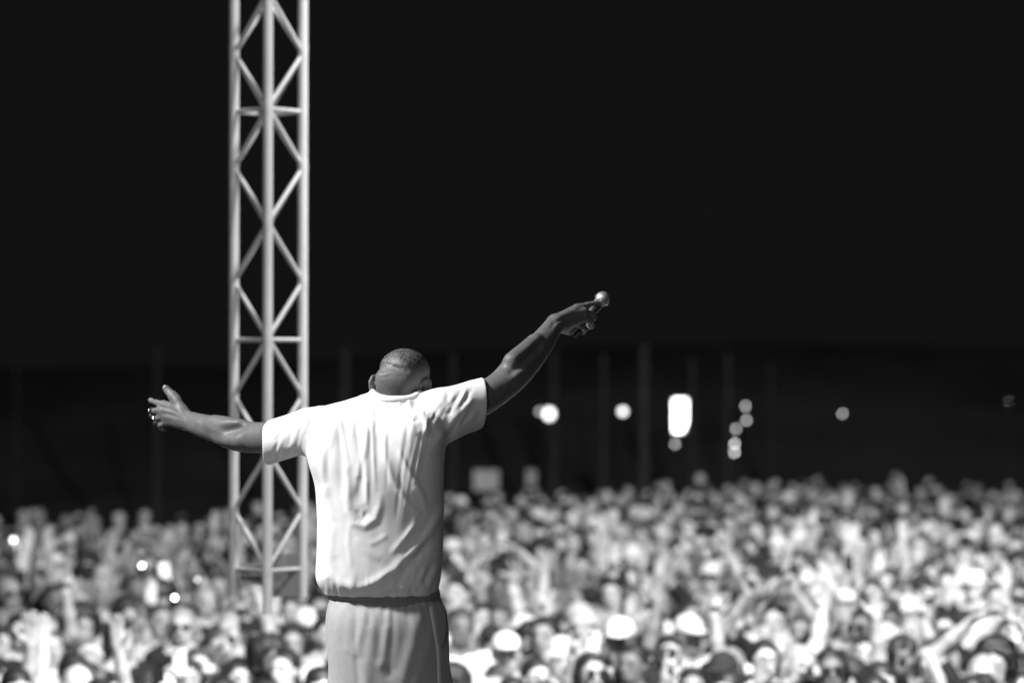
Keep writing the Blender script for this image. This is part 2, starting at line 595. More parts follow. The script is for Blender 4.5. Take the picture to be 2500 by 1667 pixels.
M['skin_p'] = skin_material()
M['nail'] = material("fingernail", 0.32, 0.3, 0.6)
M['shirt_p'] = material("white_jersey_cotton", 0.80, 0.85, 0.15, noise=(30, 0.97, 1.02), bump=(420, 0.07, 0.0015), sheen=0.1)
M['velour'] = material("grey_velour", 0.42, 0.7, 0.25, noise=(60, 0.95, 1.05), bump=(500, 0.3, 0.002), sheen=0.6)
M['band'] = material("dark_elastic_rib", 0.22, 0.7, 0.3, noise=(40, 0.85, 1.15), bump=(300, 0.2, 0.002), sheen=0.15)
M['stripe'] = material("pale_side_tape", 0.75, 0.6, 0.3, noise=(80, 0.93, 1.05))
M['silver'] = material("silver_jewellery", 0.9, 0.12, 0.6, 1.0)
M['shoe'] = material("white_trainer_leather", 0.6, 0.5, 0.4)


def hair_material():
    m = bpy.data.materials.new("cropped_black_hair")
    m.use_nodes = True
    nt = m.node_tree
    b = nt.nodes["Principled BSDF"]
    b.inputs['Roughness'].default_value = 0.45
    b.inputs['Specular IOR Level'].default_value = 0.6
    tc = nt.nodes.new("ShaderNodeTexCoord")
    v = nt.nodes.new("ShaderNodeTexNoise")
    v.inputs['Scale'].default_value = 270
    v.inputs['Detail'].default_value = 2
    r = nt.nodes.new("ShaderNodeValToRGB")
    r.color_ramp.elements[0].color = (0.006, 0.006, 0.006, 1)
    r.color_ramp.elements[1].color = (0.17, 0.17, 0.17, 1)
    r.color_ramp.elements[0].position = 0.42
    r.color_ramp.elements[1].position = 0.60
    bp = nt.nodes.new("ShaderNodeBump")
    bp.inputs['Strength'].default_value = 0.8
    bp.inputs['Distance'].default_value = 0.002
    nt.links.new(tc.outputs['Object'], v.inputs['Vector'])
    nt.links.new(v.outputs['Fac'], r.inputs['Fac'])
    sep = nt.nodes.new("ShaderNodeSeparateXYZ")
    mr = nt.nodes.new("ShaderNodeMapRange")
    mr.interpolation_type = 'SMOOTHSTEP'
    mr.inputs['From Min'].default_value = float(P(960, 917, 8.4)[2])
    mr.inputs['From Max'].default_value = float(P(960, 884, 8.4)[2])
    mx = nt.nodes.new("ShaderNodeMix")
    mx.data_type = 'RGBA'
    mx.inputs[6].default_value = (0.13, 0.13, 0.13, 1)
    nt.links.new(tc.outputs['Object'], sep.inputs[0])
    nt.links.new(sep.outputs['Z'], mr.inputs['Value'])
    nt.links.new(mr.outputs['Result'], mx.inputs[0])
    nt.links.new(r.outputs['Color'], mx.inputs[7])
    nt.links.new(mx.outputs[2], b.inputs['Base Color'])
    nt.links.new(v.outputs['Fac'], bp.inputs['Height'])
    nt.links.new(bp.outputs['Normal'], b.inputs['Normal'])
    return m


M['hair_p'] = hair_material()


def smooth_chain(pts, radii, k, sub=4):
    """A limb: Catmull-Rom through the joints, radii eased between them."""
    W = np.array([list(P(*p)) + [r] for p, r in zip(pts, radii)])
    W = np.vstack([2 * W[0] - W[1], W, 2 * W[-1] - W[-2]])
    out = []
    for i in range(1, len(W) - 2):
        for j in range(sub):
            t = j / sub
            a, b, c, d_ = W[i - 1:i + 3]
            out.append(0.5 * ((2 * b) + (c - a) * t + (2 * a - 5 * b + 4 * c - d_) * t * t + (3 * b - a - 3 * c + d_) * t ** 3))
    out.append(W[-2])
    return [cap(out[i][:3], out[i + 1][:3], out[i][3], out[i + 1][3], k) for i in range(len(out) - 1)]


def chain(pts, radii, k):
    return [cap(P(*pts[i]), P(*pts[i + 1]), radii[i], radii[i + 1], k) for i in range(len(pts) - 1)]


def relief(V, Q, lines):
    """Raise (+) or sink (-) soft lines on the side of a skin surface that faces the lens; heights in mm, widths in photo pixels."""
    N = vertex_normals(V, Q)
    px, py = project(V)
    disp = np.zeros(len(V))
    for pts, hmm, sg in lines:
        pts = np.array(pts, float)
        best = np.full(len(V), 1e9)
        end = np.ones(len(V))
        for i in range(len(pts) - 1):
            d_ = pts[i + 1] - pts[i]
            t = np.clip(((px - pts[i][0]) * d_[0] + (py - pts[i][1]) * d_[1]) / (d_ @ d_), 0, 1)
            best = np.minimum(best, np.hypot(px - pts[i][0] - t * d_[0], py - pts[i][1] - t * d_[1]))
        disp += hmm * 0.001 * np.exp(-0.5 * (best / sg) ** 2)
    return V + N * (disp * np.clip((0.2 - N[:, 1]) / 0.5, 0, 1))[:, None]


NAPE = [([(934, 905), (950, 899), (972, 898), (994, 904)], -3.0, 4.5), ([(930, 921), (955, 917), (985, 920)], -1.2, 3.0), ([(940, 887), (965, 880), (990, 886)], 2.5, 8.0)]
SKIN_RELIEF = NAPE + [
    ([(1250, 908), (1272, 890), (1300, 862), (1316, 846)], -4.5, 6.0), ([(1252, 922), (1280, 902), (1304, 876)], 3.0, 6.0), ([(1258, 872), (1290, 846), (1325, 808)], 2.0, 6.0),
    ([(1350, 790), (1372, 782), (1405, 770), (1424, 766)], -1.8, 3.2), ([(1356, 778), (1385, 763), (1408, 752)], 1.6, 3.5), ([(1360, 790), (1395, 779), (1424, 774)], 1.6, 3.2), ([(1345, 800), (1352, 790)], -2.0, 4.0),
    ([(446, 1008), (415, 990), (392, 985)], 1.4, 3.4), ([(446, 1016), (420, 1006), (396, 1001)], 1.8, 3.2), ([(438, 1008), (412, 998), (396, 993)], -2.2, 3.2), ([(430, 1017), (412, 1011), (398, 1009)], -3.0, 3.2),
    ([(446, 1026), (420, 1020), (402, 1017)], 1.4, 3.2), ([(452, 1010), (462, 1024), (458, 1040)], -1.4, 4.0), ([(480, 1030), (530, 1052), (560, 1064)], 1.6, 5.0), ([(406, 952), (411, 957)], -1.0, 2.5),
    ([(600, 1046), (640, 1044)], -1.2, 9.0), ([(1190, 962), (1225, 948)], -1.5, 9.0)]
HEAD_C = P(986, 932, 8.490)
u_ax = unit((0.07, 0.70, 0.71))                       # towards the crown
x_ax = unit(np.cross(u_ax, (0.05, -0.72, 0.69)) * -1)
b_ax = unit(np.cross(u_ax, x_ax))                     # towards the back of the head
if b_ax[1] > 0:
    b_ax = -b_ax
RH = np.array([x_ax, b_ax, u_ax])
hp = lambda x, b, u: HEAD_C + x_ax * x + b_ax * b + u_ax * u
skull = [ell(HEAD_C, (0.067, 0.096, 0.080), RH, 0.02), ell(hp(0.0, 0.034, 0.022), (0.0705, 0.056, 0.052), RH, 0.025)]
face = [ell(hp(0, -0.05, -0.05), (0.054, 0.052, 0.085), RH, 0.03), ell(hp(0, -0.06, -0.105), (0.038, 0.035, 0.032), RH, 0.03),
        cap(hp(0, -0.100, -0.03), hp(0, -0.117, -0.062), 0.009, 0.013, 0.012), cap(hp(-0.03, -0.088, -0.008), hp(0.03, -0.088, -0.008), 0.011, 0.011, 0.015),
        ell(hp(0.031, -0.100, -0.03), (0.014, 0.01, 0.01), RH, 0.008, '-'), ell(hp(-0.031, -0.100, -0.03), (0.014, 0.01, 0.01), RH, 0.008, '-'),
        cap(hp(-0.02, -0.1, -0.083), hp(0.02, -0.1, -0.083), 0.008, 0.008, 0.008)]
neck = [cap(P(968, 1010, 8.47), P(966, 935, 8.46), 0.060, 0.0575, 0.015), ell(P(965, 938, 8.447), (0.050, 0.042, 0.050), None, 0.02), cap(P(938, 921, 8.430), P(985, 923, 8.430), 0.019, 0.019, 0.03)]
earL = chain([(919, 915, 8.49), (909, 920, 8.485), (903.5, 933, 8.48), (905, 948, 8.485), (911, 957, 8.49)], [0.005, 0.0055, 0.006, 0.0055, 0.006], 0.006)
earL += [cap(P(917, 934, 8.485), P(910, 944, 8.482), 0.0065, 0.005, 0.006), ell(P(914, 937, 8.50), (0.010, 0.010, 0.022), None, 0.008)]
earR = chain([(1044, 925, 8.450), (1036, 929, 8.437), (1030, 938, 8.432), (1027, 950, 8.436)], [0.005, 0.0055, 0.0055, 0.005], 0.006)
earR += [ell(P(1041, 941, 8.452), (0.015, 0.012, 0.022), None, 0.008), cap(P(1049, 929, 8.456), P(1051, 948, 8.456), 0.005, 0.005, 0.008), cap(P(1034, 930, 8.47), P(1034, 950, 8.47), 0.012, 0.012, 0.01)]

armL = smooth_chain([(800, 1052, 8.43), (745, 1054, 8.43), (690, 1060, 8.475), (645, 1067, 8.545), (598, 1066, 8.61), (563, 1058, 8.655), (530, 1048, 8.70), (498, 1040, 8.75), (474, 1032, 8.80), (452, 1025, 8.85)],
             [0.042, 0.044, 0.0435, 0.045, 0.0465, 0.0465, 0.0405, 0.0355, 0.0315, 0.029], 0.004)
armL += [cap(P(583, 1045, 8.60), P(520, 1032, 8.68), 0.026, 0.022, 0.02),       # brachioradialis
         cap(P(588, 1076, 8.575), P(540, 1068, 8.65), 0.024, 0.018, 0.015),
         ell(P(553, 1050, 8.584), (0.050, 0.022, 0.013), [[.93, -.28, .17], [.28, .96, 0], [-.17, .05, .98]], 0.025, '-')]
handL = chain([(450, 1017, 8.86), (400, 986, 8.925)], [0.022, 0.0125], 0.014) + chain([(450, 1023, 8.86), (392, 1001, 8.925)], [0.024, 0.013], 0.014) \
    + chain([(450, 1028, 8.86), (398, 1017, 8.925)], [0.022, 0.012], 0.012) + chain([(452, 1034, 8.86), (408, 1031, 8.92)], [0.02, 0.0115], 0.012) \
    + chain([(400, 986, 8.925), (384, 983, 8.945), (370, 978.5, 8.965), (367.5, 976, 8.97)], [0.012, 0.0095, 0.0088, 0.0092], 0.006) \
    + chain([(392, 1001, 8.925), (371, 1004, 8.95), (371, 1016, 8.985), (384, 1020, 8.99)], [0.0125, 0.0098, 0.0088, 0.008], 0.005) \
    + chain([(398, 1017, 8.925), (379, 1022, 8.95), (381, 1034, 8.982), (394, 1036, 8.985)], [0.0118, 0.0095, 0.0085, 0.0078], 0.005) \
    + chain([(408, 1031, 8.92), (391, 1038, 8.942), (394, 1047, 8.965), (404, 1047, 8.97)], [0.0108, 0.0085, 0.0078, 0.007], 0.005) \
    + chain([(446, 1004, 8.868), (431, 977, 8.885), (424, 968, 8.895), (411, 955, 8.905), (403.5, 945.5, 8.91)], [0.021, 0.0150, 0.0135, 0.0108, 0.0103], 0.012) \
    + [cap(P(440, 1000, 8.88), P(412, 990, 8.91), 0.014, 0.008, 0.014), ell(P(421, 966, 8.892), (0.013, 0.013, 0.013), None, 0.01)]

armR = smooth_chain([(1050, 1030, 8.43), (1095, 1015, 8.43), (1145, 988, 8.46), (1180, 972, 8.495), (1222, 944, 8.54), (1258, 910, 8.585), (1290, 876, 8.645), (1320, 840, 8.70), (1340, 812, 8.755), (1356, 790, 8.80)],
             [0.042, 0.048, 0.049, 0.0485, 0.0465, 0.0485, 0.0445, 0.038, 0.0315, 0.0285], 0.004)
armR += [cap(P(1250, 880, 8.555), P(1305, 832, 8.66), 0.026, 0.021, 0.02),
         cap(P(1252, 918, 8.54), P(1298, 875, 8.615), 0.018, 0.014, 0.012)]
handR = chain([(1356, 786, 8.80), (1408, 751, 8.885)], [0.022, 0.0125], 0.012) + chain([(1357, 790, 8.80), (1425, 761, 8.885)], [0.024, 0.0125], 0.012) \
    + chain([(1358, 795, 8.805), (1425, 776, 8.885)], [0.022, 0.012], 0.010) + chain([(1360, 798, 8.81), (1405, 790, 8.88)], [0.021, 0.0115], 0.010) \
    + chain([(1408, 751, 8.885), (1434, 744.5, 8.915), (1455, 739, 8.935), (1474, 738, 8.945)], [0.012, 0.0095, 0.0085, 0.0082], 0.005) \
    + chain([(1425, 761, 8.885), (1447, 767, 8.925), (1443, 781, 8.985), (1428, 783, 8.995)], [0.0122, 0.0098, 0.0088, 0.008], 0.005) \
    + chain([(1425, 776, 8.885), (1444, 786, 8.925), (1438, 798, 8.985), (1423, 798, 8.995)], [0.0118, 0.0095, 0.0085, 0.0078], 0.005) \
    + chain([(1405, 790, 8.88), (1430, 802, 8.92), (1424, 812, 8.965), (1410, 811, 8.975)], [0.011, 0.0085, 0.0078, 0.007], 0.005) \
    + chain([(1368, 800, 8.83), (1388, 806, 8.90), (1408, 796, 8.965), (1428, 772, 8.99)], [0.018, 0.0145, 0.0115, 0.0098], 0.01)

torso = [cap(P(966, 1040, 8.46), P(940, 1130, 8.42), 0.06, 0.09, 0.03), cap(P(850, 1075, 8.44), P(1035, 1065, 8.44), 0.06, 0.06, 0.03),
         cap(P(940, 1120, 8.42), P(935, 1440, 8.38), 0.095, 0.09, 0.03), cap(P(880, 1510, 8.37), P(1000, 1510, 8.37), 0.085, 0.085, 0.03)]
f = Field(skull + face + neck + earL + earR + torso + armL + armR + handL + handR, 0.004)
V, Q = f.mesh()
V = relax(V, Q, 5, 0.5)
V = relief(V, Q, SKIN_RELIEF)
performer = link("person", mesh_from("person", V, Q, [M['skin_p']]))
tag(performer, "performer seen from behind in white T-shirt, arms outstretched, holding a microphone", "person")

# cropped hair: a thin shell that follows the skull, ending in a fade above the nape
f = Field([ell(HEAD_C, (0.0693, 0.0983, 0.0823), RH, 0.02), ell(hp(0.0, 0.034, 0.022), (0.0728, 0.0583, 0.0543), RH, 0.025)], 0.003)
f.cut(hp(0, 0.0, -0.055), -u_ax)
f.cut(hp(0, -0.072, 0.02), -b_ax)
V, Q = f.mesh()
N = vertex_normals(V, Q)
V = relief(V, Q, NAPE)
V = V + N * (RNG.rand(len(V), 1) * 0.0009 - 0.0005)
link("hair", mesh_from("hair", V, Q, [M['hair_p']]), performer)


# ---- shirt: solid of cross sections and sleeves, folds raised as real relief on its surface
def rows_px(T):
    out = []
    for py, l, r, cy, b in T:
        a, c = P(l, py, cy), P(r, py, cy)
        out.append((a[2], (a[0] + c[0]) / 2, (c[0] - a[0]) / 2, cy, b))
    return out


S_ROWS = rows_px([(982, 905, 1040, 8.45, .07), (995, 842, 1068, 8.44, .085), (1015, 800, 1084, 8.43, .105), (1050, 762, 1090, 8.415, .130), (1100, 748, 1087, 8.40, .148),
                  (1130, 752, 1084, 8.39, .150), (1160, 763, 1083, 8.385, .150), (1190, 770, 1083, 8.38, .148), (1270, 775, 1083, 8.375, .142),
                  (1340, 773, 1081, 8.37, .140), (1395, 770, 1078, 8.37, .142), (1418, 770, 1075, 8.37, .142), (1432, 778, 1072, 8.37, .136), (1443, 790, 1069, 8.37, .127), (1450, 800, 1067, 8.37, .116)])
sl_L = [cap(P(752, 1050, 8.42), P(640, 1085, 8.555), 0.062, 0.0655, 0.03)]
sl_R = [cap(P(1085, 1012, 8.42), P(1200, 975, 8.51), 0.0755, 0.072, 0.03)]
trap = [cap(P(935, 988, 8.455), P(760, 1048, 8.42), 0.043, 0.057, 0.04), cap(P(995, 992, 8.455), P(1085, 1010, 8.42), 0.043, 0.070, 0.03),
        cap(P(968, 1012, 8.44), P(966, 978, 8.448), 0.078, 0.071, 0.03)]
lo = np.minimum(P(610, 1480, 8.1), P(610, 1480, 8.1)) + np.array([0, 0.05, 0])
hi = P(1230, 890, 8.75)
lo[1], hi[1] = 8.15, 8.75
f = Field([], 0.0033, lo=lo, hi=hi)
f.rows(S_ROWS, 0.02)
for p in trap + sl_L + sl_R:
    f.add(p)
f.add(ell(P(830, 1100, 8.31), (0.075, 0.030, 0.085), None, 0.05))            # shoulder blades
f.add(ell(P(1020, 1052, 8.315), (0.065, 0.045, 0.06), None, 0.05))
# sleeve mouths are hollow, cut along the hem line
aL = unit(P(640, 1085, 8.555) - P(752, 1050, 8.42))
nL = unit(np.array([-0.98, 0.35, 0.10]))
f.add(cap(P(672, 1074, 8.52), P(620, 1091, 8.58), 0.058, 0.062, 0.004, '-'))
f.cut(P(656, 1080, 8.53), nL)
f.add(cap(P(1160, 984, 8.48), P(1225, 966, 8.53), 0.061, 0.066, 0.004, '-'))
f.cut(P(1177, 985, 8.49), unit(np.array([0.97, 0.22, -0.05])))
# neck opening
f.add(cap(P(968, 968, 8.447), P(972, 915, 8.47), 0.0695, 0.075, 0.004, '-'))
V, Q = f.mesh()
V = relax(V, Q, 2, 0.5)
N = vertex_normals(V, Q)
px, py = project(V)
z1 = lambda L: [(620 + x / 3.92, 820 + y / 3.92) for x, y in L]
z2 = lambda L: [(620 + x / 3.22, 1180 + y / 3.22) for x, y in L]
FOLDS = [
    # long folds falling from the shoulders down the middle of the back
    (z1([(1000, 600), (955, 800), (905, 1000), (882, 1200), (900, 1420), (905, 1568)]), 5.0, 5.5),
    (z1([(1215, 590), (1110, 740), (1070, 900), (1050, 1100), (1010, 1260), (960, 1520)]), 6.0, 6.0),
    (z1([(1180, 760), (1095, 920), (1068, 1150), (1078, 1400), (1080, 1568)]), 4.5, 5.0),
    (z1([(1035, 1150), (1010, 1400), (990, 1568)]), -3.8, 8.0),
    (z1([(930, 800), (895, 1050), (885, 1260)]), -5.5, 5.5),
    (z1([(862, 820), (825, 1050), (830, 1350), (840, 1568)]), -4.5, 7.0),
    (z1([(820, 720), (760, 920), (720, 1100)]), 3.5, 5.0),
    (z1([(720, 1050), (695, 1330), (700, 1450)]), -4.0, 6.0),
    (z1([(640, 1090), (668, 1320), (700, 1568)]), 6.0, 6.5),
    (z1([(1340, 600), (1262, 750), (1245, 1000), (1262, 1160), (1330, 1400), (1440, 1568)]), 5.0, 5.5),
    (z1([(1300, 800), (1200, 1000), (1180, 1300)]), -3.0, 7.0),
    (z1([(1480, 580), (1490, 720), (1530, 900), (1560, 960)]), 5.0, 5.0),
    (z1([(1420, 570), (1360, 700), (1340, 900)]), 3.0, 4.5),
    (z1([(1380, 1090), (1450, 1250), (1560, 1430), (1640, 1568)]), 5.0, 5.5),
    (z1([(1340, 1180), (1430, 1420), (1500, 1568)]), -2.2, 7.0),
    (z1([(1540, 820), (1600, 900), (1680, 935)]), 7.0, 7.0),
    (z1([(1590, 990), (1680, 975), (1740, 1020)]), -3.0, 10.0),
    (z1([(1640, 660), (1690, 830), (1760, 1000)]), -3.0, 6.0),
    (z1([(1690, 720), (1780, 760), (1880, 700)]), -3.5, 8.0),
    (z1([(1600, 700), (1640, 850), (1660, 920)]), 4.0, 5.0),
    # right sleeve
    (z1([(2095, 600), (1960, 740), (1830, 900), (1770, 1010)]), 7.0, 6.0),
    (z1([(2150, 700), (2000, 860), (1850, 1020)]), 4.5, 5.0),
    (z1([(1960, 560), (1920, 660), (1860, 760)]), -3.5, 6.0),
    (z1([(2030, 480), (2000, 580), (1950, 660)]), 4.0, 4.5),
    (z1([(2080, 760), (1900, 960), (1830, 1040)]), -5.0, 6.0),
    (z1([(1850, 480), (1850, 600), (1890, 700)]), -2.5, 5.0),
    # left sleeve
    (z1([(300, 860), (270, 920), (190, 1010)]), -3.5, 4.5),
    (z1([(385, 840), (345, 980), (330, 1060)]), -3.5, 4.5),
    (z1([(480, 770), (425, 950), (385, 1110)]), -4.5, 4.5),
    (z1([(445, 820), (410, 960), (380, 1090)]), 3.0, 4.0),
    (z1([(560, 780), (505, 960), (515, 1090)]), -4.5, 5.0),
    (z1([(630, 790), (570, 930), (530, 1080)]), 3.5, 4.5),
    (z1([(720, 760), (640, 930), (560, 1080)]), -4.0, 5.0),
    (z1([(690, 830), (640, 1000), (590, 1100)]), 3.5, 4.5),
    (z1([(660, 640), (540, 760)]), 4.0, 5.0),
    # the hanging U of cloth between the shoulder blades
    (z2([(750, -60), (742, 120), (745, 220), (790, 310), (870, 335), (955, 275), (985, 180), (990, 60)]), 8.0, 7.0),
    (z2([(820, -60), (830, 80), (840, 160)]), -4.0, 9.0),
    (z2([(800, 205), (850, 285), (900, 215)]), -5.0, 5.0),
    (z2([(880, -40), (885, 100), (880, 170)]), 3.0, 4.5),
    # the swoop from the right armpit round to the left hip, the blouse above the waistband
    (z2([(1490, 130), (1440, 270), (1335, 430), (1225, 560), (1100, 675), (960, 765), (850, 815), (700, 850)]), 8.5, 7.5),
    (z2([(1400, 420), (1290, 580), (1180, 690), (1050, 780)]), -5.0, 8.0),
    (z2([(1300, 290), (1180, 430), (1070, 560)]), 4.0, 5.5),
    (z2([(1130, 30), (1220, 170), (1310, 250)]), 4.0, 5.5),
    (z2([(1250, 20), (1330, 130), (1350, 220)]), 3.0, 5.5),
    (z2([(1230, 560), (1170, 640), (1200, 600), (1320, 560)]), -4.0, 5.0),
    (z2([(930, 835), (1050, 835), (1150, 815), (1230, 835)]), 6.0, 5.0),
    (z2([(1350, 640), (1300, 760), (1340, 830)]), 4.5, 5.5),
    (z2([(1440, 640), (1390, 760), (1370, 830)]), 4.5, 5.5),
    (z2([(620, 300), (605, 450), (590, 620), (600, 760)]), 9.0, 8.0),
    (z2([(560, 0), (590, 180), (620, 330)]), 6.0, 7.0),
    (z2([(640, 560), (690, 720), (740, 800)]), -4.0, 7.0),
    (z2([(750, 300), (740, 480), (765, 660)]), 3.0, 5.0),
    (z2([(800, 420), (870, 520), (1000, 600)]), 3.5, 7.0),
    (z2([(520, 760), (600, 730), (680, 790), (800, 810)]), 8.0, 9.0),
    (z2([(900, 470), (960, 460), (1050, 400)]), 2.5, 5.0),
]
rf = random.Random(21)
for _ in range(46):
    x0 = rf.uniform(665, 1165)
    ytop = np.interp(x0, [642, 700, 770, 865, 908, 1030, 1079, 1168], [1040, 1020, 992, 972, 955, 962, 945, 935])
    y0_ = ytop + rf.uniform(8, 60)
    L_ = rf.uniform(90, 260) if 770 < x0 < 1075 else rf.uniform(40, 80)
    lean = (930 - x0) / 420 if 770 < x0 < 1075 else (0.35 if x0 > 1075 else -0.28) * -1
    if x0 < 770:
        lean = -0.30
    if x0 > 1075:
        lean = -0.65
    b_ = rf.uniform(-12, 12)
    FOLDS.append(([(x0, y0_), (x0 + lean * L_ * 0.45 + b_ * .5, y0_ + L_ * .45), (x0 + lean * L_ * .8 + b_ * .2, y0_ + L_)], rf.choice((-1, 1)) * rf.uniform(1.1, 2.4), rf.uniform(3.0, 4.6)))
for _ in range(12):
    x0, y0_ = rf.uniform(980, 1075), rf.uniform(1250, 1390)
    L_ = rf.uniform(50, 130)
    FOLDS.append(([(x0, y0_), (x0 - L_ * .2, y0_ + L_ * .45), (x0 - L_ * rf.uniform(.4, .7), y0_ + L_)], rf.choice((-1, 1)) * rf.uniform(1.4, 3.0), rf.uniform(3.2, 5.5)))
disp = np.zeros(len(V))
facing = np.clip((0.35 - N[:, 1]) / 0.5, 0, 1)
for pts, hmm, sg in FOLDS:
    A = np.array(pts[:-1])
    B = np.array(pts[1:])
    L = np.linalg.norm(B - A, axis=1)
    cum = np.concatenate([[0], np.cumsum(L)])
    sel = np.where((px > min(p[0] for p in pts) - 4 * sg) & (px < max(p[0] for p in pts) + 4 * sg) & (py > min(p[1] for p in pts) - 4 * sg) & (py < max(p[1] for p in pts) + 4 * sg))[0]
    best = np.full(len(sel), 1e9)
    bu = np.zeros(len(sel))
    for i in range(len(A)):
        d = B[i] - A[i]
        t = np.clip(((px[sel] - A[i][0]) * d[0] + (py[sel] - A[i][1]) * d[1]) / (d @ d), 0, 1)
        dist = np.hypot(px[sel] - A[i][0] - t * d[0], py[sel] - A[i][1] - t * d[1])
        nb = dist < best
        best[nb] = dist[nb]
        bu[nb] = ((cum[i] + t * L[i]) / cum[-1])[nb]
    w = np.clip(bu / 0.25, 0, 1) * np.clip((1 - bu) / 0.25, 0, 1)
    w = w * (2 - w)
    disp[sel] += hmm * 0.00058 * (1.0 + 0.4 * np.clip((px[sel] - 960) / 60, 0, 1)) * np.exp(-0.5 * (best / sg) ** 2) * (0.1 + 0.9 * w)
# slight creasing everywhere, stretched along the fall of the cloth
cr = np.sin(px * 0.17 + 1.5 * np.sin(py * 0.009)) * 0.00022 + np.sin(px * 0.07 - py * 0.022 + 1.2 * np.sin(py * 0.012)) * 0.0005
hem = np.clip((py - 1385) / 50, 0, 1)
pleat = hem * (np.sin(px * 0.16 + 1.3 * np.sin(px * 0.045)) * 0.0009 + np.sin(px * 0.31 + 2 * np.sin(px * 0.07)) * 0.0004)
V = V + N * ((disp * facing + cr + pleat)[:, None])
V = relax(V, Q, 1, 0.2)
shirt = link("shirt", mesh_from("shirt", V, Q, [M['shirt_p']]), performer)

# collar rib
sb = BVHTree.FromPolygons([tuple(v) for v in V], [tuple(int(i) for i in q) for q in Q])
cc = P(968, 968, 8.447)
n = 48
zs = []
for i in range(n):
    a = 2 * math.pi * i / n
    hit = sb.ray_cast(Vector((cc[0] + 0.0745 * math.cos(a), cc[1] + 0.0745 * math.sin(a), cc[2] + 0.3)), Vector((0, 0, -1)))[0]
    zs.append(hit.z if hit else cc[2] - 0.02)
for _ in range(6):
    zs = [(zs[i - 1] + 2 * zs[i] + zs[(i + 1) % n]) / 4 for i in range(n)]
mb = MB()
for i in range(n):
    a = 2 * math.pi * i / n
    o = Vector((math.cos(a), math.sin(a), 0))
    c = Vector((cc[0], cc[1], zs[i]))
    for (r_, dz) in ((0.0850, -0.012), (0.0800, 0.0005), (0.0745, 0.0055), (0.0690, 0.0065), (0.0655, 0.002), (0.066, -0.014)):
        mb.v.append(tuple(c + o * r_ + Vector((0, 0, dz))))
for i in range(n):
    for j in range(6):
        a, b = i * 6 + j, i * 6 + (j + 1) % 6
        c_, d_ = ((i + 1) % n) * 6 + j, ((i + 1) % n) * 6 + (j + 1) % 6
        mb.f.append((a, c_, d_, b))
mb.build("collar", M['shirt_p'], shirt, True)

# ---- trousers
FLOOR = 1.73
T_ROWS = rows_px([(1462, 806, 1074, 8.37, .112), (1474, 803, 1080, 8.37, .118), (1488, 797, 1088, 8.37, .132), (1521, 794, 1095, 8.37, .142), (1583, 798, 1097, 8.37, .145),
                  (1667, 806, 1098, 8.37, .142), (1740, 812, 1098, 8.37, .13)])
lo, hi = np.array([-0.62, 8.15, FLOOR + 0.02]), np.array([-0.12, 8.62, P(940, 1440, 8.37)[2]])
f = Field([], 0.0045, lo=lo, hi=hi)
f.rows(T_ROWS, 0.03, 2.2)
xa, xb = P(880, 1700, 8.37)[0], P(1026, 1700, 8.37)[0]
zc = P(940, 1690, 8.37)[2]
for x, dx in ((xa, -0.03), (xb, 0.03)):
    f.add(cap((x, 8.37, zc), (x + dx, 8.36, FLOOR + 0.5), 0.088, 0.075, 0.04))
    f.add(cap((x + dx, 8.36, FLOOR + 0.5), (x + dx * 1.3, 8.39, FLOOR + 0.07), 0.075, 0.065, 0.03))
f.cut((0, 0, FLOOR + 0.05), (0, 0, -1))
V, Q = f.mesh()
V = relax(V, Q, 2, 0.5)
N = vertex_normals(V, Q)
px, py = project(V)
TF = [
    (z2([(870, 980), (850, 1150), (815, 1260), (800, 1330)]), 6.0, 6.0), (z2([(800, 985), (798, 1200), (805, 1400), (820, 1568)]), -4.5, 4.0),
    (z2([(960, 1000), (930, 1200), (900, 1450), (890, 1600)]), 6.0, 8.0), (z2([(965, 1010), (985, 1150), (1000, 1350)]), -5.0, 7.0),
    (z2([(1065, 990), (1045, 1180), (1000, 1420)]), 6.0, 6.5), (z2([(1090, 1000), (1080, 1250), (1060, 1500)]), -5.0, 7.0),
    (z2([(1030, 1000), (1030, 1100)]), -4.0, 4.5), (z2([(900, 985), (905, 1100)]), -4.0, 4.5),
    (z2([(1300, 1010), (1260, 1250), (1180, 1500), (1150, 1620)]), 6.0, 10.0), (z2([(1390, 1200), (1330, 1400), (1270, 1568)]), 6.0, 8.0),
    (z2([(1200, 1000), (1190, 1200), (1120, 1450)]), -4.0, 9.0), (z2([(680, 985), (640, 1250), (690, 1568)]), 4.0, 7.0),
    (z2([(600, 1000), (600, 1200), (640, 1500)]), 3.0, 5.0), (z2([(860, 1420), (880, 1568)]), 4.0, 6.0),
    (z2([(740, 985), (735, 1120), (740, 1300)]), 3.5, 6.0),
]
disp = np.zeros(len(V))
for pts, hmm, sg in TF:
    A, B = np.array(pts[:-1]), np.array(pts[1:])
    best = np.full(len(V), 1e9)
    for i in range(len(A)):
        d = B[i] - A[i]
        t = np.clip(((px - A[i][0]) * d[0] + (py - A[i][1]) * d[1]) / (d @ d), 0, 1)
        best = np.minimum(best, np.hypot(px - A[i][0] - t * d[0], py - A[i][1] - t * d[1]))
    disp += hmm * 0.00055 * np.exp(-0.5 * (best / (sg * 1.25)) ** 2)
gather = np.exp(-np.clip(py - 1478, 0, None) / 22.0) * np.sin(np.arctan2(V[:, 1] - 8.37, V[:, 0] + 0.37) * 31 + 3 * np.sin(V[:, 0] * 21)) * 0.0011
V = V + N * ((disp * np.clip(0.3 - N[:, 1], 0, 1) + gather)[:, None])
V = relax(V, Q, 1, 0.35)
trousers = link("trousers", mesh_from("trousers", V, Q, [M['velour']]), performer)
bvh = BVHTree.FromPolygons([tuple(v) for v in V], [tuple(int(i) for i in q) for q in Q])


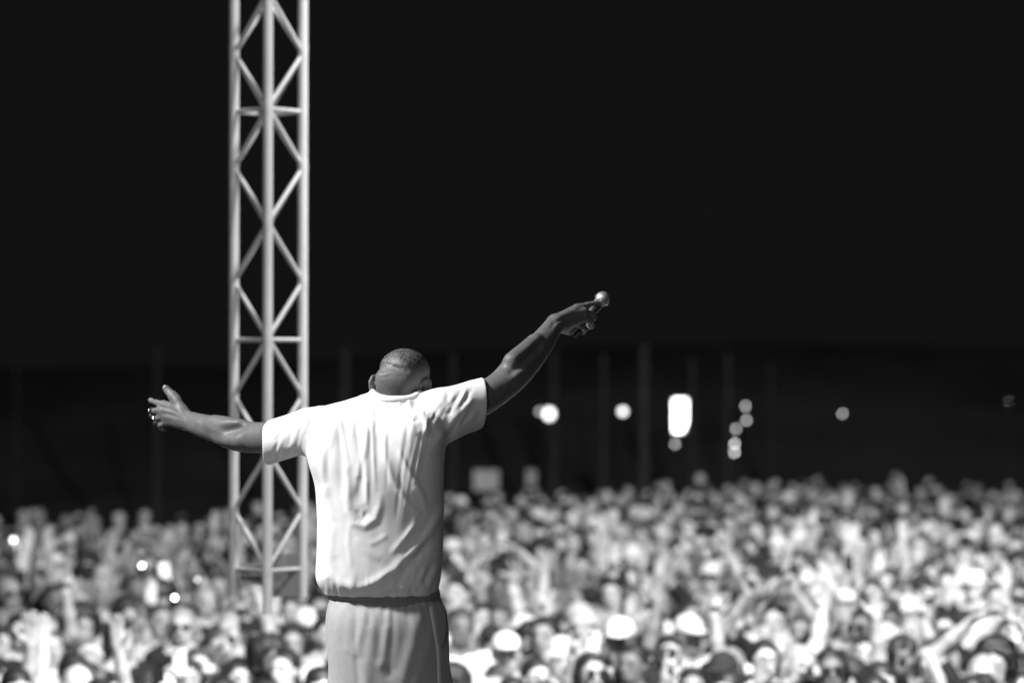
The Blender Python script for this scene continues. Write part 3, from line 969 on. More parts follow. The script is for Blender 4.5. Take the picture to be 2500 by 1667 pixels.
def strip_on(name, pts, width_px, off, m, nacross=5, nalong=40):
    """A band laid on the trousers along photo points, lifted off their surface."""
    pts = np.array(pts, float)
    cum = np.concatenate([[0], np.cumsum(np.linalg.norm(np.diff(pts, axis=0), axis=1))])
    vv, ff = [], []
    for i in range(nalong):
        s = cum[-1] * i / (nalong - 1)
        c = np.array([np.interp(s, cum, pts[:, 0]), np.interp(s, cum, pts[:, 1])])
        for j in range(nacross):
            q = c + np.array([width_px * (j / (nacross - 1) - 0.5), 0])
            dirv = Vector(P(q[0], q[1], 8.3)) - Vector((0, 0, CAM_Z))
            hit, nrm, _, _ = bvh.ray_cast(Vector((0, 0, CAM_Z)), dirv.normalized())
            if hit is None:
                hit, nrm = Vector(P(q[0], q[1], 8.37)), Vector((0, -1, 0))
            edge = 0.0 if j in (0, nacross - 1) else off
            vv.append(tuple(hit + nrm * edge))
    for i in range(nalong - 1):
        for j in range(nacross - 1):
            a = i * nacross + j
            ff.append((a, a + 1, a + nacross + 1, a + nacross))
    return link(name, mesh_from(name, np.array(vv), ff, [m]), trousers)


strip_on("side_stripe", z2([(1392, 968), (1420, 1120), (1450, 1300), (1458, 1450), (1462, 1660)]), 10.5, 0.0022, M['stripe'])
strip_on("pocket_edge", z2([(1490, 950), (1510, 1010), (1516, 1120), (1500, 1240), (1476, 1290)]), 4.0, 0.003, M['band'], 3, 26)

# waistband: ribbed elastic ring
mb = MB()
nseg = 96
prof = [(1434, 0.004), (1437, 0.0075), (1447, 0.0078), (1455, 0.0075), (1459.5, 0.0035), (1464, 0.0075), (1472, 0.008), (1478, 0.006), (1480, 0.001)]
for pyv, dr in prof:
    l, r = P(np.interp(pyv, [1436, 1480], [806, 804]), pyv, 8.37), P(np.interp(pyv, [1436, 1480], [1070, 1080]), pyv, 8.37)
    cx, a = (l[0] + r[0]) / 2, (r[0] - l[0]) / 2 - 0.006
    for i in range(nseg):
        w = 2 * math.pi * i / nseg
        rip = 0.0006 * math.sin(i * 2.1) + 0.0005 * math.sin(i * 5.3)
        mb.v.append((cx + (a + dr + rip) * math.cos(w), 8.37 + (0.113 + dr + rip) * math.sin(w), l[2] + (cx + a * math.cos(w) + 0.37) * 0.02))
for j in range(len(prof) - 1):
    for i in range(nseg):
        a, b = j * nseg + i, j * nseg + (i + 1) % nseg
        mb.f.append((a, a + nseg, b + nseg, b))
mb.build("waistband", M['band'], trousers, True)

for x in (xa - 0.04, xb + 0.04):
    f = Field([cap((x, 8.36, FLOOR + 0.045), (x * 1.0, 8.56, FLOOR + 0.04), 0.042, 0.04, 0.03), cap((x, 8.37, FLOOR + 0.10), (x, 8.42, FLOOR + 0.06), 0.045, 0.042, 0.03)], 0.008)
    f.cut((0, 0, FLOOR + 0.003), (0, 0, -1))
    V, Q = f.mesh()
    link("shoe", mesh_from("shoe", V, Q, [M['shoe']]), performer)


def ring_on(c, axis, R, r, stones):
    """A chunky finger ring with raised stones on its outer face."""
    ax_ = Vector(axis).normalized()
    a = ax_.orthogonal().normalized()
    b = ax_.cross(a)
    mb = MB()
    n, m = 24, 8
    for i in range(n):
        w = 2 * math.pi * i / n
        o = a * math.cos(w) + b * math.sin(w)
        for j in range(m):
            t = 2 * math.pi * j / m
            mb.v.append(tuple(Vector(c) + o * (R + r * 0.55 * math.cos(t)) + ax_ * (r * math.sin(t))))
    for i in range(n):
        for j in range(m):
            mb.f.append((i * m + j, ((i + 1) % n) * m + j, ((i + 1) % n) * m + (j + 1) % m, i * m + (j + 1) % m))
    o = mb.build("finger_ring", M['silver'], performer, True)
    for k in range(stones):
        w = 2 * math.pi * k / stones
        d_ = a * math.cos(w) + b * math.sin(w)
        q = Vector(c) + d_ * R
        s = MB().lathe([(0, 0.003), (0.0018, 0.0034), (0.0036, 0.0012)], q, d_, 6)
        s.build("stone", M['silver'], o)
    return o


ring_on(P(369.5, 1004.5, 8.945), P(371, 1004, 8.95) - P(392, 1001, 8.925), 0.0115, 0.0045, 8)
ring_on(P(380, 1021.5, 8.945), P(379, 1022, 8.95) - P(398, 1017, 8.925), 0.0112, 0.0042, 8)
ring_on(P(1446, 773, 8.95), P(1443, 781, 8.985) - P(1447, 767, 8.925), 0.0112, 0.004, 8)
ring_on(P(1441, 793, 8.955), P(1438, 798, 8.985) - P(1444, 786, 8.925), 0.0112, 0.0045, 8)

# thumb and index nails on the open hand
for c, n_ in ((P(403.5, 946, 8.9), (0.0, -0.9, 0.35)),):
    f = Field([ell(c, (0.0062, 0.0035, 0.0085), None, 0.004)], 0.0015, pad=0.006)
    V, Q = f.mesh()
    link("thumbnail", mesh_from("thumbnail", V, Q, [M['nail']]), performer)


# ---- microphone
def mesh_grille():
    m = bpy.data.materials.new("microphone_wire_grille")
    m.use_nodes = True
    nt = m.node_tree
    b = nt.nodes["Principled BSDF"]
    b.inputs['Roughness'].default_value = 0.35
    b.inputs['Metallic'].default_value = 0.6
    tc = nt.nodes.new("ShaderNodeTexCoord")
    v = nt.nodes.new("ShaderNodeTexVoronoi")
    v.inputs['Scale'].default_value = 420
    r = nt.nodes.new("ShaderNodeValToRGB")
    r.color_ramp.elements[0].color = (0.08, 0.08, 0.08, 1)
    r.color_ramp.elements[1].color = (0.5, 0.5, 0.5, 1)
    r.color_ramp.elements[0].position = 0.15
    r.color_ramp.elements[1].position = 0.55
    bp = nt.nodes.new("ShaderNodeBump")
    bp.inputs['Strength'].default_value = 0.7
    bp.inputs['Distance'].default_value = 0.001
    nt.links.new(tc.outputs['Object'], v.inputs['Vector'])
    nt.links.new(v.outputs['Distance'], r.inputs['Fac'])
    nt.links.new(r.outputs['Color'], b.inputs['Base Color'])
    nt.links.new(v.outputs['Distance'], bp.inputs['Height'])
    nt.links.new(bp.outputs['Normal'], b.inputs['Normal'])
    return m


M['grille'] = mesh_grille()
M['mic_body'] = material("microphone_body_black", 0.03, 0.4, 0.5)
M['mic_band'] = material("microphone_band_silver", 0.75, 0.25, 0.6, 0.8)
ball = Vector(P(1471, 729.5, 8.952))
tail = Vector(P(1398, 818, 8.965))
axis = (tail - ball).normalized()
mic = bpy.data.objects.new("microphone", None)
mic.location = ball
COL.objects.link(mic)
tag(mic, "handheld microphone with round silver grille gripped in the performer's raised fist", "microphone")
rr = 0.0235
MB().lathe([(-rr * math.cos(math.pi * i / 16), rr * math.sin(math.pi * i / 16)) for i in range(14)] + [(rr * 0.95, rr * 0.72)], (0, 0, 0), axis, 28).build("grille", M['grille'], mic, True)
MB().lathe([(0.002, rr + 0.0002), (0.003, rr + 0.0014), (0.0065, rr + 0.0014), (0.0075, rr)], (0, 0, 0), axis, 28).build("band", M['mic_band'], mic, True)
MB().lathe([(0.019, 0.0), (0.0195, 0.0175), (0.023, 0.0178), (0.026, 0.0165), (0.05, 0.0140), (0.12, 0.0115), (0.15, 0.0112), (0.152, 0.001)], (0, 0, 0), axis, 20).build("handle", M['mic_body'], mic, True)
MB().lathe([(0.0165, 0.017), (0.017, 0.0185), (0.0192, 0.0185), (0.0198, 0.0165)], (0, 0, 0), axis, 24).build("collar_ring", M['mic_band'], mic, True)


# ------------------------------------------------------------------ crowd people
def hand_prims(W, f, n, curls, thumb_side, sc=1.0, fat=1.15, thumb_out=1.0):
    """W wrist, f direction of the fingers, n back-of-hand normal, thumb_side +1/-1; curls per finger (knuckle, middle, tip) in radians."""
    f = unit(f)
    n = unit(np.array(n) - f * np.dot(n, f))
    s = np.cross(f, n) * thumb_side
    out = []
    offs = [0.029, 0.010, -0.010, -0.029]
    lens = [0.088, 0.092, 0.086, 0.078]
    rat = [0.95, 1.05, 0.97, 0.78]
    for i in range(4):
        K = W + (f * lens[i] + s * offs[i]) * sc
        out.append(cap(W + s * offs[i] * 0.6 * sc, K, 0.017 * sc, 0.0125 * sc, 0.014))
        p, a = K, 0.0
        sp = s * offs[i] * 3.0
        r = 0.0098 * fat * sc
        for L, c in zip((0.045, 0.027, 0.022), curls[i]):
            a += c
            d = unit(math.cos(a) * (f + sp) - math.sin(a) * n)
            q = p + d * L * rat[i] * sc
            out.append(cap(p, q, r, r * 0.92, 0.005))
            p, r = q, r * 0.92
    b = W + (f * 0.02 + s * 0.024 - n * 0.006) * sc
    d1 = unit(f * 0.65 + s * 0.75 * thumb_out - n * 0.25)
    p1 = b + d1 * 0.042 * sc
    d2 = unit(f * 0.85 + s * 0.5 * thumb_out - n * 0.3)
    p2 = p1 + d2 * 0.034 * sc
    p3 = p2 + unit(f + s * 0.3 * thumb_out - n * 0.3) * 0.026 * sc
    out += [cap(b, p1, 0.017 * sc, 0.0125 * fat * sc, 0.012), cap(p1, p2, 0.0118 * fat * sc, 0.0108 * fat * sc, 0.006), cap(p2, p3, 0.0106 * fat * sc, 0.0095 * fat * sc, 0.005)]
    return out


OPEN = [(0.1, 0.15, 0.1)] * 4
FLAT = [(0.0, 0.05, 0.05)] * 4
RELAX = [(0.5, 0.5, 0.3), (0.55, 0.6, 0.3), (0.6, 0.6, 0.35), (0.6, 0.6, 0.35)]
FIST = [(1.4, 1.6, 1.0)] * 4
POINT = [(0.05, 0.1, 0.05), (1.4, 1.6, 1.0), (1.4, 1.6, 1.0), (1.4, 1.6, 1.0)]
HORNS = [(0.05, 0.1, 0.05), (1.4, 1.6, 1.0), (1.4, 1.6, 1.0), (0.05, 0.1, 0.05)]
GRIP = [(0.8, 0.9, 0.5)] * 4
PEACE = [(0.05, 0.05, 0.0), (0.05, 0.05, 0.0), (1.4, 1.6, 1.0), (1.4, 1.6, 1.0)]
# pose: words, then for each side (-1 = image left, the person's right; +1) elbow, wrist, hand direction, back of hand, finger set
FWD = (0, 1, 0)
POSES = [
    ("arms down", {-1: ((-.26, .04, 1.16), (-.25, -.06, .93), (0, -.1, -1), (-1, 0, 0), RELAX), 1: ((.26, .04, 1.16), (.25, -.06, .93), (0, -.1, -1), (1, 0, 0), RELAX)}),
    ("one arm raised high, palm open", {-1: ((-.30, -.12, 1.62), (-.27, -.18, 1.88), (0, -.12, 1), FWD, OPEN), 1: ((.26, .04, 1.16), (.25, -.06, .93), (0, -.1, -1), (1, 0, 0), RELAX)}),
    ("one fist punched upward", {-1: ((-.26, .04, 1.16), (-.22, -.2, 1.0), (0, -.8, -.4), (-1, 0, 0), RELAX), 1: ((.30, -.10, 1.64), (.24, -.16, 1.90), (0, -.1, 1), FWD, FIST)}),
    ("both arms straight up", {-1: ((-.28, -.08, 1.66), (-.24, -.14, 1.92), (0, -.1, 1), FWD, OPEN), 1: ((.28, -.08, 1.66), (.25, -.14, 1.92), (0, -.1, 1), FWD, OPEN)}),
    ("both arms spread in a V", {-1: ((-.40, -.08, 1.56), (-.52, -.14, 1.80), (-.4, -.1, 1), FWD, OPEN), 1: ((.40, -.08, 1.56), (.54, -.14, 1.78), (.4, -.1, 1), FWD, OPEN)}),
    ("holding a phone up to film", {-1: ((-.27, -.20, 1.38), (-.10, -.36, 1.60), (.25, -.2, 1), (-.5, .8, 0), GRIP), 1: ((.26, .04, 1.16), (.2, -.2, 1.02), (0, -.8, -.4), (1, 0, 0), RELAX)}),
    ("clapping before the face", {-1: ((-.27, -.20, 1.28), (-.06, -.34, 1.45), (.25, -.3, 1), (-1, 0, 0.1), FLAT), 1: ((.27, -.20, 1.28), (.06, -.34, 1.45), (-.25, -.3, 1), (1, 0, 0.1), FLAT)}),
    ("arms arched over the head", {-1: ((-.34, -.04, 1.66), (-.14, -.10, 1.88), (.8, -.1, .5), (0, .3, 1), OPEN), 1: ((.34, -.04, 1.66), (.14, -.10, 1.88), (-.8, -.1, .5), (0, .3, 1), OPEN)}),
    ("pointing an arm at the stage", {-1: ((-.28, -.24, 1.48), (-.20, -.46, 1.62), (.1, -.9, .5), (0, .5, 1), POINT), 1: ((.26, .04, 1.16), (.25, -.06, .93), (0, -.1, -1), (1, 0, 0), RELAX)}),
    ("making a horns hand sign", {-1: ((-.26, .04, 1.16), (-.25, -.06, .93), (0, -.1, -1), (-1, 0, 0), RELAX), 1: ((.34, -.12, 1.38), (.36, -.24, 1.62), (.2, -.15, 1), FWD, HORNS)}),
    ("hands cupped round the mouth", {-1: ((-.29, -.18, 1.32), (-.09, -.20, 1.50), (.25, 0, 1), (-1, -.2, 0), RELAX), 1: ((.29, -.18, 1.32), (.09, -.20, 1.50), (-.25, 0, 1), (1, -.2, 0), RELAX)}),
    ("one hand waving beside the head", {-1: ((-.26, .04, 1.16), (-.2, -.2, 1.02), (0, -.8, -.4), (-1, 0, 0), RELAX), 1: ((.40, -.10, 1.40), (.40, -.20, 1.66), (.15, -.05, 1), FWD, OPEN)}),
    ("holding a phone overhead", {-1: ((-.30, -.14, 1.60), (-.14, -.24, 1.84), (.3, -.1, 1), (-.3, 1, 0), GRIP), 1: ((.30, -.14, 1.60), (.16, -.24, 1.84), (-.3, -.1, 1), (.3, 1, 0), GRIP)}),
    ("one arm up with a peace sign", {-1: ((-.26, .04, 1.16), (-.25, -.06, .93), (0, -.1, -1), (-1, 0, 0), RELAX), 1: ((.34, -.10, 1.58), (.40, -.16, 1.83), (.15, -.1, 1), FWD, PEACE)}),
]
HEAD = [ell((0, .012, 1.655), (.076, .095, .082), None, .02), ell((0, -.035, 1.605), (.060, .060, .085), None, .03), ell((0, -.055, 1.548), (.040, .036, .030), None, .03),
        cap((0, -.092, 1.635), (0, -.112, 1.598), .010, .014, .012), cap((-.032, -.085, 1.655), (.032, -.085, 1.655), .012, .012, .014),
        ell((-.031, -.100, 1.634), (.015, .012, .010), None, .008, '-'), ell((.031, -.100, 1.634), (.015, .012, .010), None, .008, '-'),
        cap((-.018, -.096, 1.568), (.018, -.096, 1.568), .009, .009, .008), ell((-.078, .01, 1.62), (.011, .020, .033), None, .006), ell((.078, .01, 1.62), (.011, .020, .033), None, .006),
        cap((0, .02, 1.44), (0, .0, 1.58), .058, .055, .03)]
TORSO = [ell((0, .01, 1.30), (.165, .105, .17), None, .06), ell((0, .0, 1.08), (.145, .10, .16), None, .06), ell((0, .01, .95), (.165, .115, .12), None, .05),
         cap((-.15, .01, 1.42), (.15, .01, 1.42), .062, .062, .05), cap((-.06, .02, 1.46), (.06, .02, 1.46), .05, .05, .04)]
LEGS = []
for s in (-1, 1):
    LEGS += [cap((s * .09, 0, .90), (s * .10, -.01, .50), .085, .058, .04), cap((s * .10, -.01, .50), (s * .105, .02, .09), .056, .038, .03), cap((s * .105, .02, .045), (s * .115, -.14, .035), .042, .036, .02)]


def arm_prims(side, spec):
    e, w, f, n, c = spec
    sh = np.array((side * .185, .01, 1.425))
    e, w = np.array(e), np.array(w)
    arm = [cap(sh, e, .054, .043, .03), cap(e, e + (w - e) * .45, .043, .040, .02), cap(e + (w - e) * .45, w, .040, .0275, .02)]
    return sh, e, w, arm, hand_prims(w, f, n, c, -1 if side * 1 > 0 else 1, 1.0)


M['feature'] = material("eyes_and_brows", 0.07, 0.5, 0.4)
M['lips'] = material("lips", 0.18, 0.5, 0.4)
SKINS = {k: material("skin_" + k, v, 0.5, 0.4, noise=(30, .93, 1.06)) for k, v in (("fair", .55), ("light", .45), ("tan", .32), ("brown", .17))}
TOPS = [("white", .76, .27), ("pale grey", .48, .10), ("mid-grey", .16, .15), ("black", .025, .48)]
TOPM = {k: material("cloth_" + k.replace(" ", "_").replace("-", "_"), v, .85, .15, noise=(14, .9, 1.08), bump=(18, .35, .02)) for k, v, _ in TOPS}
HAIRM = {"dark": material("hair_dark", .02, .45, .5, noise=(60, .6, 1.5), bump=(70, .5, .01)), "brown": material("hair_brown", .06, .45, .5, noise=(60, .6, 1.5), bump=(70, .5, .01)),
         "fair": material("hair_fair", .34, .45, .5, noise=(60, .7, 1.25), bump=(70, .5, .01))}
M['denim'] = material("denim_dark", .06, .85, .2, noise=(25, .8, 1.2))
M['lens'] = material("sunglass_lens", .015, .4, .4)
M['cap_w'] = material("cap_cloth_white", .74, .85, .15, noise=(20, .93, 1.05))
M['cap_b'] = material("cap_cloth_black", .03, .85, .2)
M['straw'] = material("pale_hat_cloth", .62, .9, .1, noise=(25, .88, 1.08))

body_me, tee_me, long_me = [], [], []
for words_, sides in POSES:
    prims = HEAD + TORSO + LEGS
    tee = [ell((0, .01, 1.29), (.185, .125, .19), None, .06), ell((0, .0, 1.06), (.168, .122, .17), None, .06), cap((0, .005, .93), (0, .005, .9), .15, .15, .05),
           cap((-.15, .01, 1.415), (.15, .01, 1.415), .075, .075, .05)]
    lng = list(tee)
    cuts = []
    for s in (-1, 1):
        sh, e, w, arm, hnd = arm_prims(s, sides[s])
        prims += arm + hnd
        t = sh + (e - sh) * .62
        tee = tee + [cap(sh, t, .068, .064, .03)]
        lng = lng + [cap(sh, e, .067, .056, .03), cap(e, e + (w - e) * .88, .055, .04, .02)]
    V, Q = Field(prims, .0105).mesh()
    V = relax(V, Q, 1, .3)
    c = V[Q].mean(1)
    idx = np.zeros(len(Q), int)
    for s in (-1, 1):
        idx[np.linalg.norm((c - np.array((s * .031, -.088, 1.634))) / np.array((1.5, 1.5, .8)), axis=1) < .0085] = 1
        idx[np.linalg.norm((c - np.array((s * .033, -.092, 1.657))) / np.array((2.2, 2, .6)), axis=1) < .008] = 1
    idx[np.linalg.norm((c - np.array((0, -.1, 1.568))) / np.array((2.1, 1.6, .9)), axis=1) < .0125] = 2
    body_me.append(mesh_from("person", V, Q, [SKINS["light"], M['feature'], M['lips']], idx))
    for lst, pr in ((tee_me, tee), (long_me, lng)):
        f = Field(pr, .0125)
        f.cut((0, 0, .86), (0, 0, -1))
        f.add(cap((0, .0, 1.50), (0, -.02, 1.62), .062, .075, .006, '-'))
        V, Q = f.mesh()
        V = relax(V, Q, 2, .5)
        N = vertex_normals(V, Q)
        V = V + N * (.006 * np.sin(V[:, 2] * 38 + 4 * np.sin(V[:, 0] * 14)) * np.sin(V[:, 0] * 23 + V[:, 2] * 9))[:, None]
        lst.append(mesh_from("top", V, Q, [TOPM["white"]]))
f = Field([ell((0, .01, .95), (.178, .128, .13), None, .05)] + [cap((s * .09, 0, .90), (s * .10, -.01, .50), .095, .075, .04) for s in (-1, 1)] + [cap((s * .10, -.01, .50), (s * .105, .02, .10), .073, .062, .03) for s in (-1, 1)], .017)
f.cut((0, 0, 1.03), (0, 0, 1))
V, Q = f.mesh()
trouser_me = mesh_from("trousers", V, Q, [M['denim']])


def shell(prims, h=.011, jitter=.0, cuts=(), noise=0.0, seed=1, relaxed=1):
    f = Field(prims, h)
    for p, n in cuts:
        f.cut(p, n)
    V, Q = f.mesh()
    V = relax(V, Q, relaxed, .4)
    if noise:
        N = vertex_normals(V, Q)
        r = np.random.RandomState(seed)
        V = V + N * ((r.rand(len(V)) - .4) * noise)[:, None]
    return V, Q


cranium = ell((0, .014, 1.660), (.084, .102, .090), None, .02)
HAIRS = {
    'short': shell([cranium, ell((0, .05, 1.63), (.074, .068, .07), None, .02)], .011, cuts=[((0, -.064, 1.70), unit((0, -1, -.75)))], noise=.008),
    'long': shell([cranium, cap((0, .06, 1.64), (0, .08, 1.40), .082, .075, .03), cap((-.075, .01, 1.62), (-.095, -.02, 1.38), .034, .03, .03), cap((.075, .01, 1.62), (.095, -.02, 1.38), .034, .03, .03)], .012,
                  cuts=[((0, -.068, 1.70), unit((0, -1, -.6)))], noise=.008),
    'bun': shell([cranium, ell((0, .05, 1.63), (.072, .065, .07), None, .02), ell((0, .07, 1.765), (.045, .045, .04), None, .015)], .011, cuts=[((0, -.066, 1.70), unit((0, -1, -.75)))], noise=.006),
    'curly': shell([ell((0, .035, 1.675), (.125, .125, .12), None, .02), ell((-.06, .03, 1.62), (.07, .08, .08), None, .02), ell((.06, .03, 1.62), (.07, .08, .08), None, .02)], .012, cuts=[((0, -.062, 1.69), unit((0, -1, -.5)))], noise=.03, relaxed=0),
    'beard': shell([ell((0, -.045, 1.555), (.062, .062, .052), None, .02)], .010, cuts=[((0, -.03, 1.59), unit((0, .25, 1))), ((0, 0, 1.5), (0, 1, 0))], noise=.006),
    'cap': shell([ell((0, .012, 1.672), (.089, .107, .088), None, .02), ell((0, -.125, 1.672), (.070, .075, .010), None, .008)], .010, cuts=[((0, 0, 1.66), unit((0, .05, -1)))]),
    'bucket_hat': shell([ell((0, .012, 1.685), (.092, .108, .085), None, .02), cap((0, .012, 1.665), (0, .012, 1.69), .125, .092, .02)], .011, cuts=[((0, 0, 1.655), (0, 0, -1))]),
}
HMESH = {k: mesh_from(k if k in ('beard', 'cap', 'bucket_hat') else "hair", v[0], v[1], [HAIRM['dark']]) for k, v in HAIRS.items()}
mb = MB()
for s in (-1, 1):
    mb.lathe([(0, .002), (.001, .023), (.005, .024), (.007, .02), (.0075, .001)], (s * .034, -.106, 1.636), (0, -1, 0), 14)
    mb.tube([(s * .058, -.104, 1.642), (s * .080, -.05, 1.640), (s * .082, .02, 1.638)], .003, 6)
mb.tube([(-.012, -.110, 1.642), (.012, -.110, 1.642)], .003, 6)
glasses_me = bpy.data.meshes.new("sunglasses")
glasses_me.from_pydata(mb.v, [], mb.f)
glasses_me.materials.append(M['lens'])

M['phone'] = material("phone_glass_black", .02, .15, .6)
M['phone_w'] = material("phone_case_pale", .7, .35, .5)
mb = MB().box((-.038, -.005, -.078), (.038, .005, .078))
phone_me = bpy.data.meshes.new("phone")
phone_me.from_pydata(mb.v, [], mb.f)
phone_me.materials.append(M['phone'])
mb = MB().box((-.034, .0051, -.072), (.034, .0062, .072))
screen_me = bpy.data.meshes.new("screen")
screen_me.from_pydata(mb.v, [], mb.f)
screen_me.materials.append(M['phone'])
mb = MB().box((-.032, -.0075, .045), (-.010, -.0051, .070))
lensb_me = bpy.data.meshes.new("camera_bump")
lensb_me.from_pydata(mb.v, [], mb.f)
lensb_me.materials.append(M['phone'])
mb = MB().lathe([(0, .001), (.0004, .012), (.002, .0115), (.003, .001)], (.012, -.0052, .058), (0, -1, 0), 10)
torch_me = bpy.data.meshes.new("torch_light")
torch_me.from_pydata(mb.v, [], mb.f)
torch_me.materials.append(M['phone_light'])

# ---- where everyone stands
spots = []
y = 15.3
row = 0
while y < 57:
    wy = 1250 / FPX * y + .35
    dx = .50 + .004 * (y - 15)
    x = -wy + RNG.rand() * dx + (row % 2) * dx * .5
    while x < wy:
        far = 36 + 11 * np.clip((x / wy + .5) / .9, 0, 1) + RNG.rand() * 2
        if y < far:
            spots.append((x + RNG.uniform(-.12, .12), y + RNG.uniform(-.14, .14)))
        x += dx
    y += .52 + .006 * (y - 15)
    row += 1
spots = np.array(spots)
TORCH = [(427, 1458), (485, 1415), (347, 1380), (690, 1438)]
tpos = []
for tx, ty in TORCH:
    Yt = 1.53 * FPX / (ty - HOR)
    q = P(tx, ty, Yt)
    tpos.append((q[0] + .03, Yt + .40))
tpos = np.array(tpos)
dmin = np.min(np.hypot(spots[:, None, 0] - tpos[None, :, 0], spots[:, None, 1] - tpos[None, :, 1]), axis=1)
front = np.zeros(len(spots), bool)
for q in tpos:
    front |= (np.abs(spots[:, 0] - q[0] + .06) < .3) & (spots[:, 1] < q[1]) & (spots[:, 1] > q[1] - .7)
spots = np.concatenate([tpos, spots[(dmin > .36) & ~front]])
hx, hy = project(np.column_stack([spots[:, 0], spots[:, 1], np.full(len(spots), 1.66)]))
hidden = (hx > 800) & (hx < 1068)
inside = (hx > -10) & (hx < 2510) & (hy < 1672)
order = [i for i in np.argsort(spots[:, 1]) if inside[i] and not hidden[i]]
near = order[:300]
near_set = set(int(i) for i in near)
# rest: everyone beyond the three hundred nearest
rest = [i for i in range(len(spots)) if i not in near_set]

POSE_W = np.array([.46, .03, .02, .012, .015, .07, .09, .004, .10, .05, .05, .06, .02, .02])
STYLES = [("short dark hair", 'short', 'dark', .20), ("short brown hair", 'short', 'brown', .13), ("short fair hair", 'short', 'fair', .11), ("long dark hair", 'long', 'dark', .16), ("long fair hair", 'long', 'fair', .11),
          ("dark topknot", 'bun', 'dark', .05), ("fair topknot", 'bun', 'fair', .03), ("bushy dark curls", 'curly', 'dark', .03), ("shaved head", None, 'dark', .04), ("white cap", 'cap', 'cap_w', .09), ("black cap", 'cap', 'cap_b', .05), ("pale bucket hat", 'bucket_hat', 'straw', .06)]
# people that the photo singles out in the nearest rows: (photo x, photo y of head, pose, style, top)
SPECIAL = [(75, 1630, 0, 9, 'pale grey'), (60, 1560, 2, 0, 'black'), (185, 1610, 1, 0, 'white'), (520, 1640, 5, 3, 'pale grey'), (240, 1660, 1, 0, 'white'), (1390, 1570, 8, 11, 'white'), (1590, 1640, 2, 0, 'black'),
           (1700, 1580, 1, 9, 'white'), (2120, 1640, 9, 3, 'black'), (2260, 1650, 1, 1, 'white'), (2350, 1640, 7, 7, 'black'), (2470, 1640, 9, 0, 'white'), (2440, 1540, 12, 9, 'black'), (1140, 1540, 0, 8, 'white'),
           (1900, 1650, 8, 4, 'white'), (2060, 1560, 1, 0, 'white'), (420, 1500, 5, 0, 'pale grey'), (485, 1450, 5, 3, 'mid-grey'), (2120, 1330, 1, 4, 'white'), (1700, 1290, 12, 0, 'white')]
forced = {k_: (5, (0, 3, 1, 0)[k_], ('black', 'white', 'mid-grey', 'white')[k_]) for k_ in range(len(TORCH))}
for sx, sy, po, st, tp in SPECIAL:
    cand = sorted(near, key=lambda i: (hx[i] - sx) ** 2 + (hy[i] - sy) ** 2)
    for i in cand:
        if i not in forced:
            forced[i] = (po, st, tp)
            break

phones = []
used_labels = set()
for i in near:
    x, yy = spots[i]
    for attempt in range(400):
        if i in forced:
            po, st, tp = forced[i]
        else:
            po = RNG.choice(len(POSES), p=POSE_W / POSE_W.sum())
            sw = np.array([s[3] for s in STYLES])
            st = RNG.choice(len(STYLES), p=sw / sw.sum())
            tp = TOPS[RNG.choice(4, p=[t[2] for t in TOPS])][0]
        sleeve = RNG.rand() < .22 and po != 7
        extra = RNG.rand()
        words_ = POSES[po][0]
        hair_w, hk, hm, _ = STYLES[st]
        ex = ""
        if extra < .12 and hk != 'long':
            ex = " and beard"
        elif extra < .24:
            ex = " and sunglasses"
        lab = f"person in {tp} {'jumper' if sleeve else 'T-shirt'} with {hair_w}{ex}, {words_}"
        if lab not in used_labels and len(lab.replace('-', ' ').split()) <= 16:
            break
    used_labels.add(lab)
    zone = "by the left edge" if hx[i] < 250 else "left of the tower" if hx[i] < 540 else "near the tower" if hx[i] < 800 else "beside the performer" if hx[i] < 1400 else "by the right edge" if hx[i] > 2200 else ""
    if zone and len((lab + " " + zone).replace("-", " ").split()) <= 16:
        lab = lab + " " + zone
    o = link("person", body_me[po])
    o.location = (x, yy, 0)
    sc = float(np.clip(RNG.normal(1.0, .045), .9, 1.1)) if i >= len(TORCH) else 1.0
    o.scale = (sc,) * 3
    face_to = math.atan2(x - (-.3), yy - 9.0)
    o.rotation_euler = (RNG.normal(0, .04), RNG.normal(0, .05), -face_to + RNG.normal(0, .25))
    if i < len(TORCH):
        o.rotation_euler = (0, 0, 0)
    tag(o, lab, "person", "people in the crowd facing the stage")
    sk = ("fair", "light", "tan", "brown")[RNG.choice(4, p=[.34, .34, .18, .14])]
    o.material_slots[0].link = 'OBJECT'
    o.material_slots[0].material = SKINS[sk]
    tpo = link("shirt", (long_me if sleeve else tee_me)[po], o)
    tpo.material_slots[0].link = 'OBJECT'
    tpo.material_slots[0].material = TOPM[tp]
    link("trousers", trouser_me, o)
    if hk:
        h = link(hk if hk in ('cap', 'bucket_hat') else "hair", HMESH[hk], o)
        h.material_slots[0].link = 'OBJECT'
        h.material_slots[0].material = HAIRM[hm] if hm in HAIRM else M[hm]
    if hk in ('cap', 'bucket_hat') and RNG.rand() < .8:
        h = link("hair", HMESH['short'], o)
        h.scale = (.97, .97, 1)
        h.location = (0, 0.004, -.008)
        h.material_slots[0].link = 'OBJECT'
        h.material_slots[0].material = HAIRM['dark']
    if ex == " and beard":
        h = link("beard", HMESH['beard'], o)
        h.material_slots[0].link = 'OBJECT'
        h.material_slots[0].material = HAIRM['dark' if hm not in HAIRM else hm]
    elif ex:
        link("sunglasses", glasses_me, o)
    if po in (5, 12):
        phones.append((o, po, lab, int(i)))

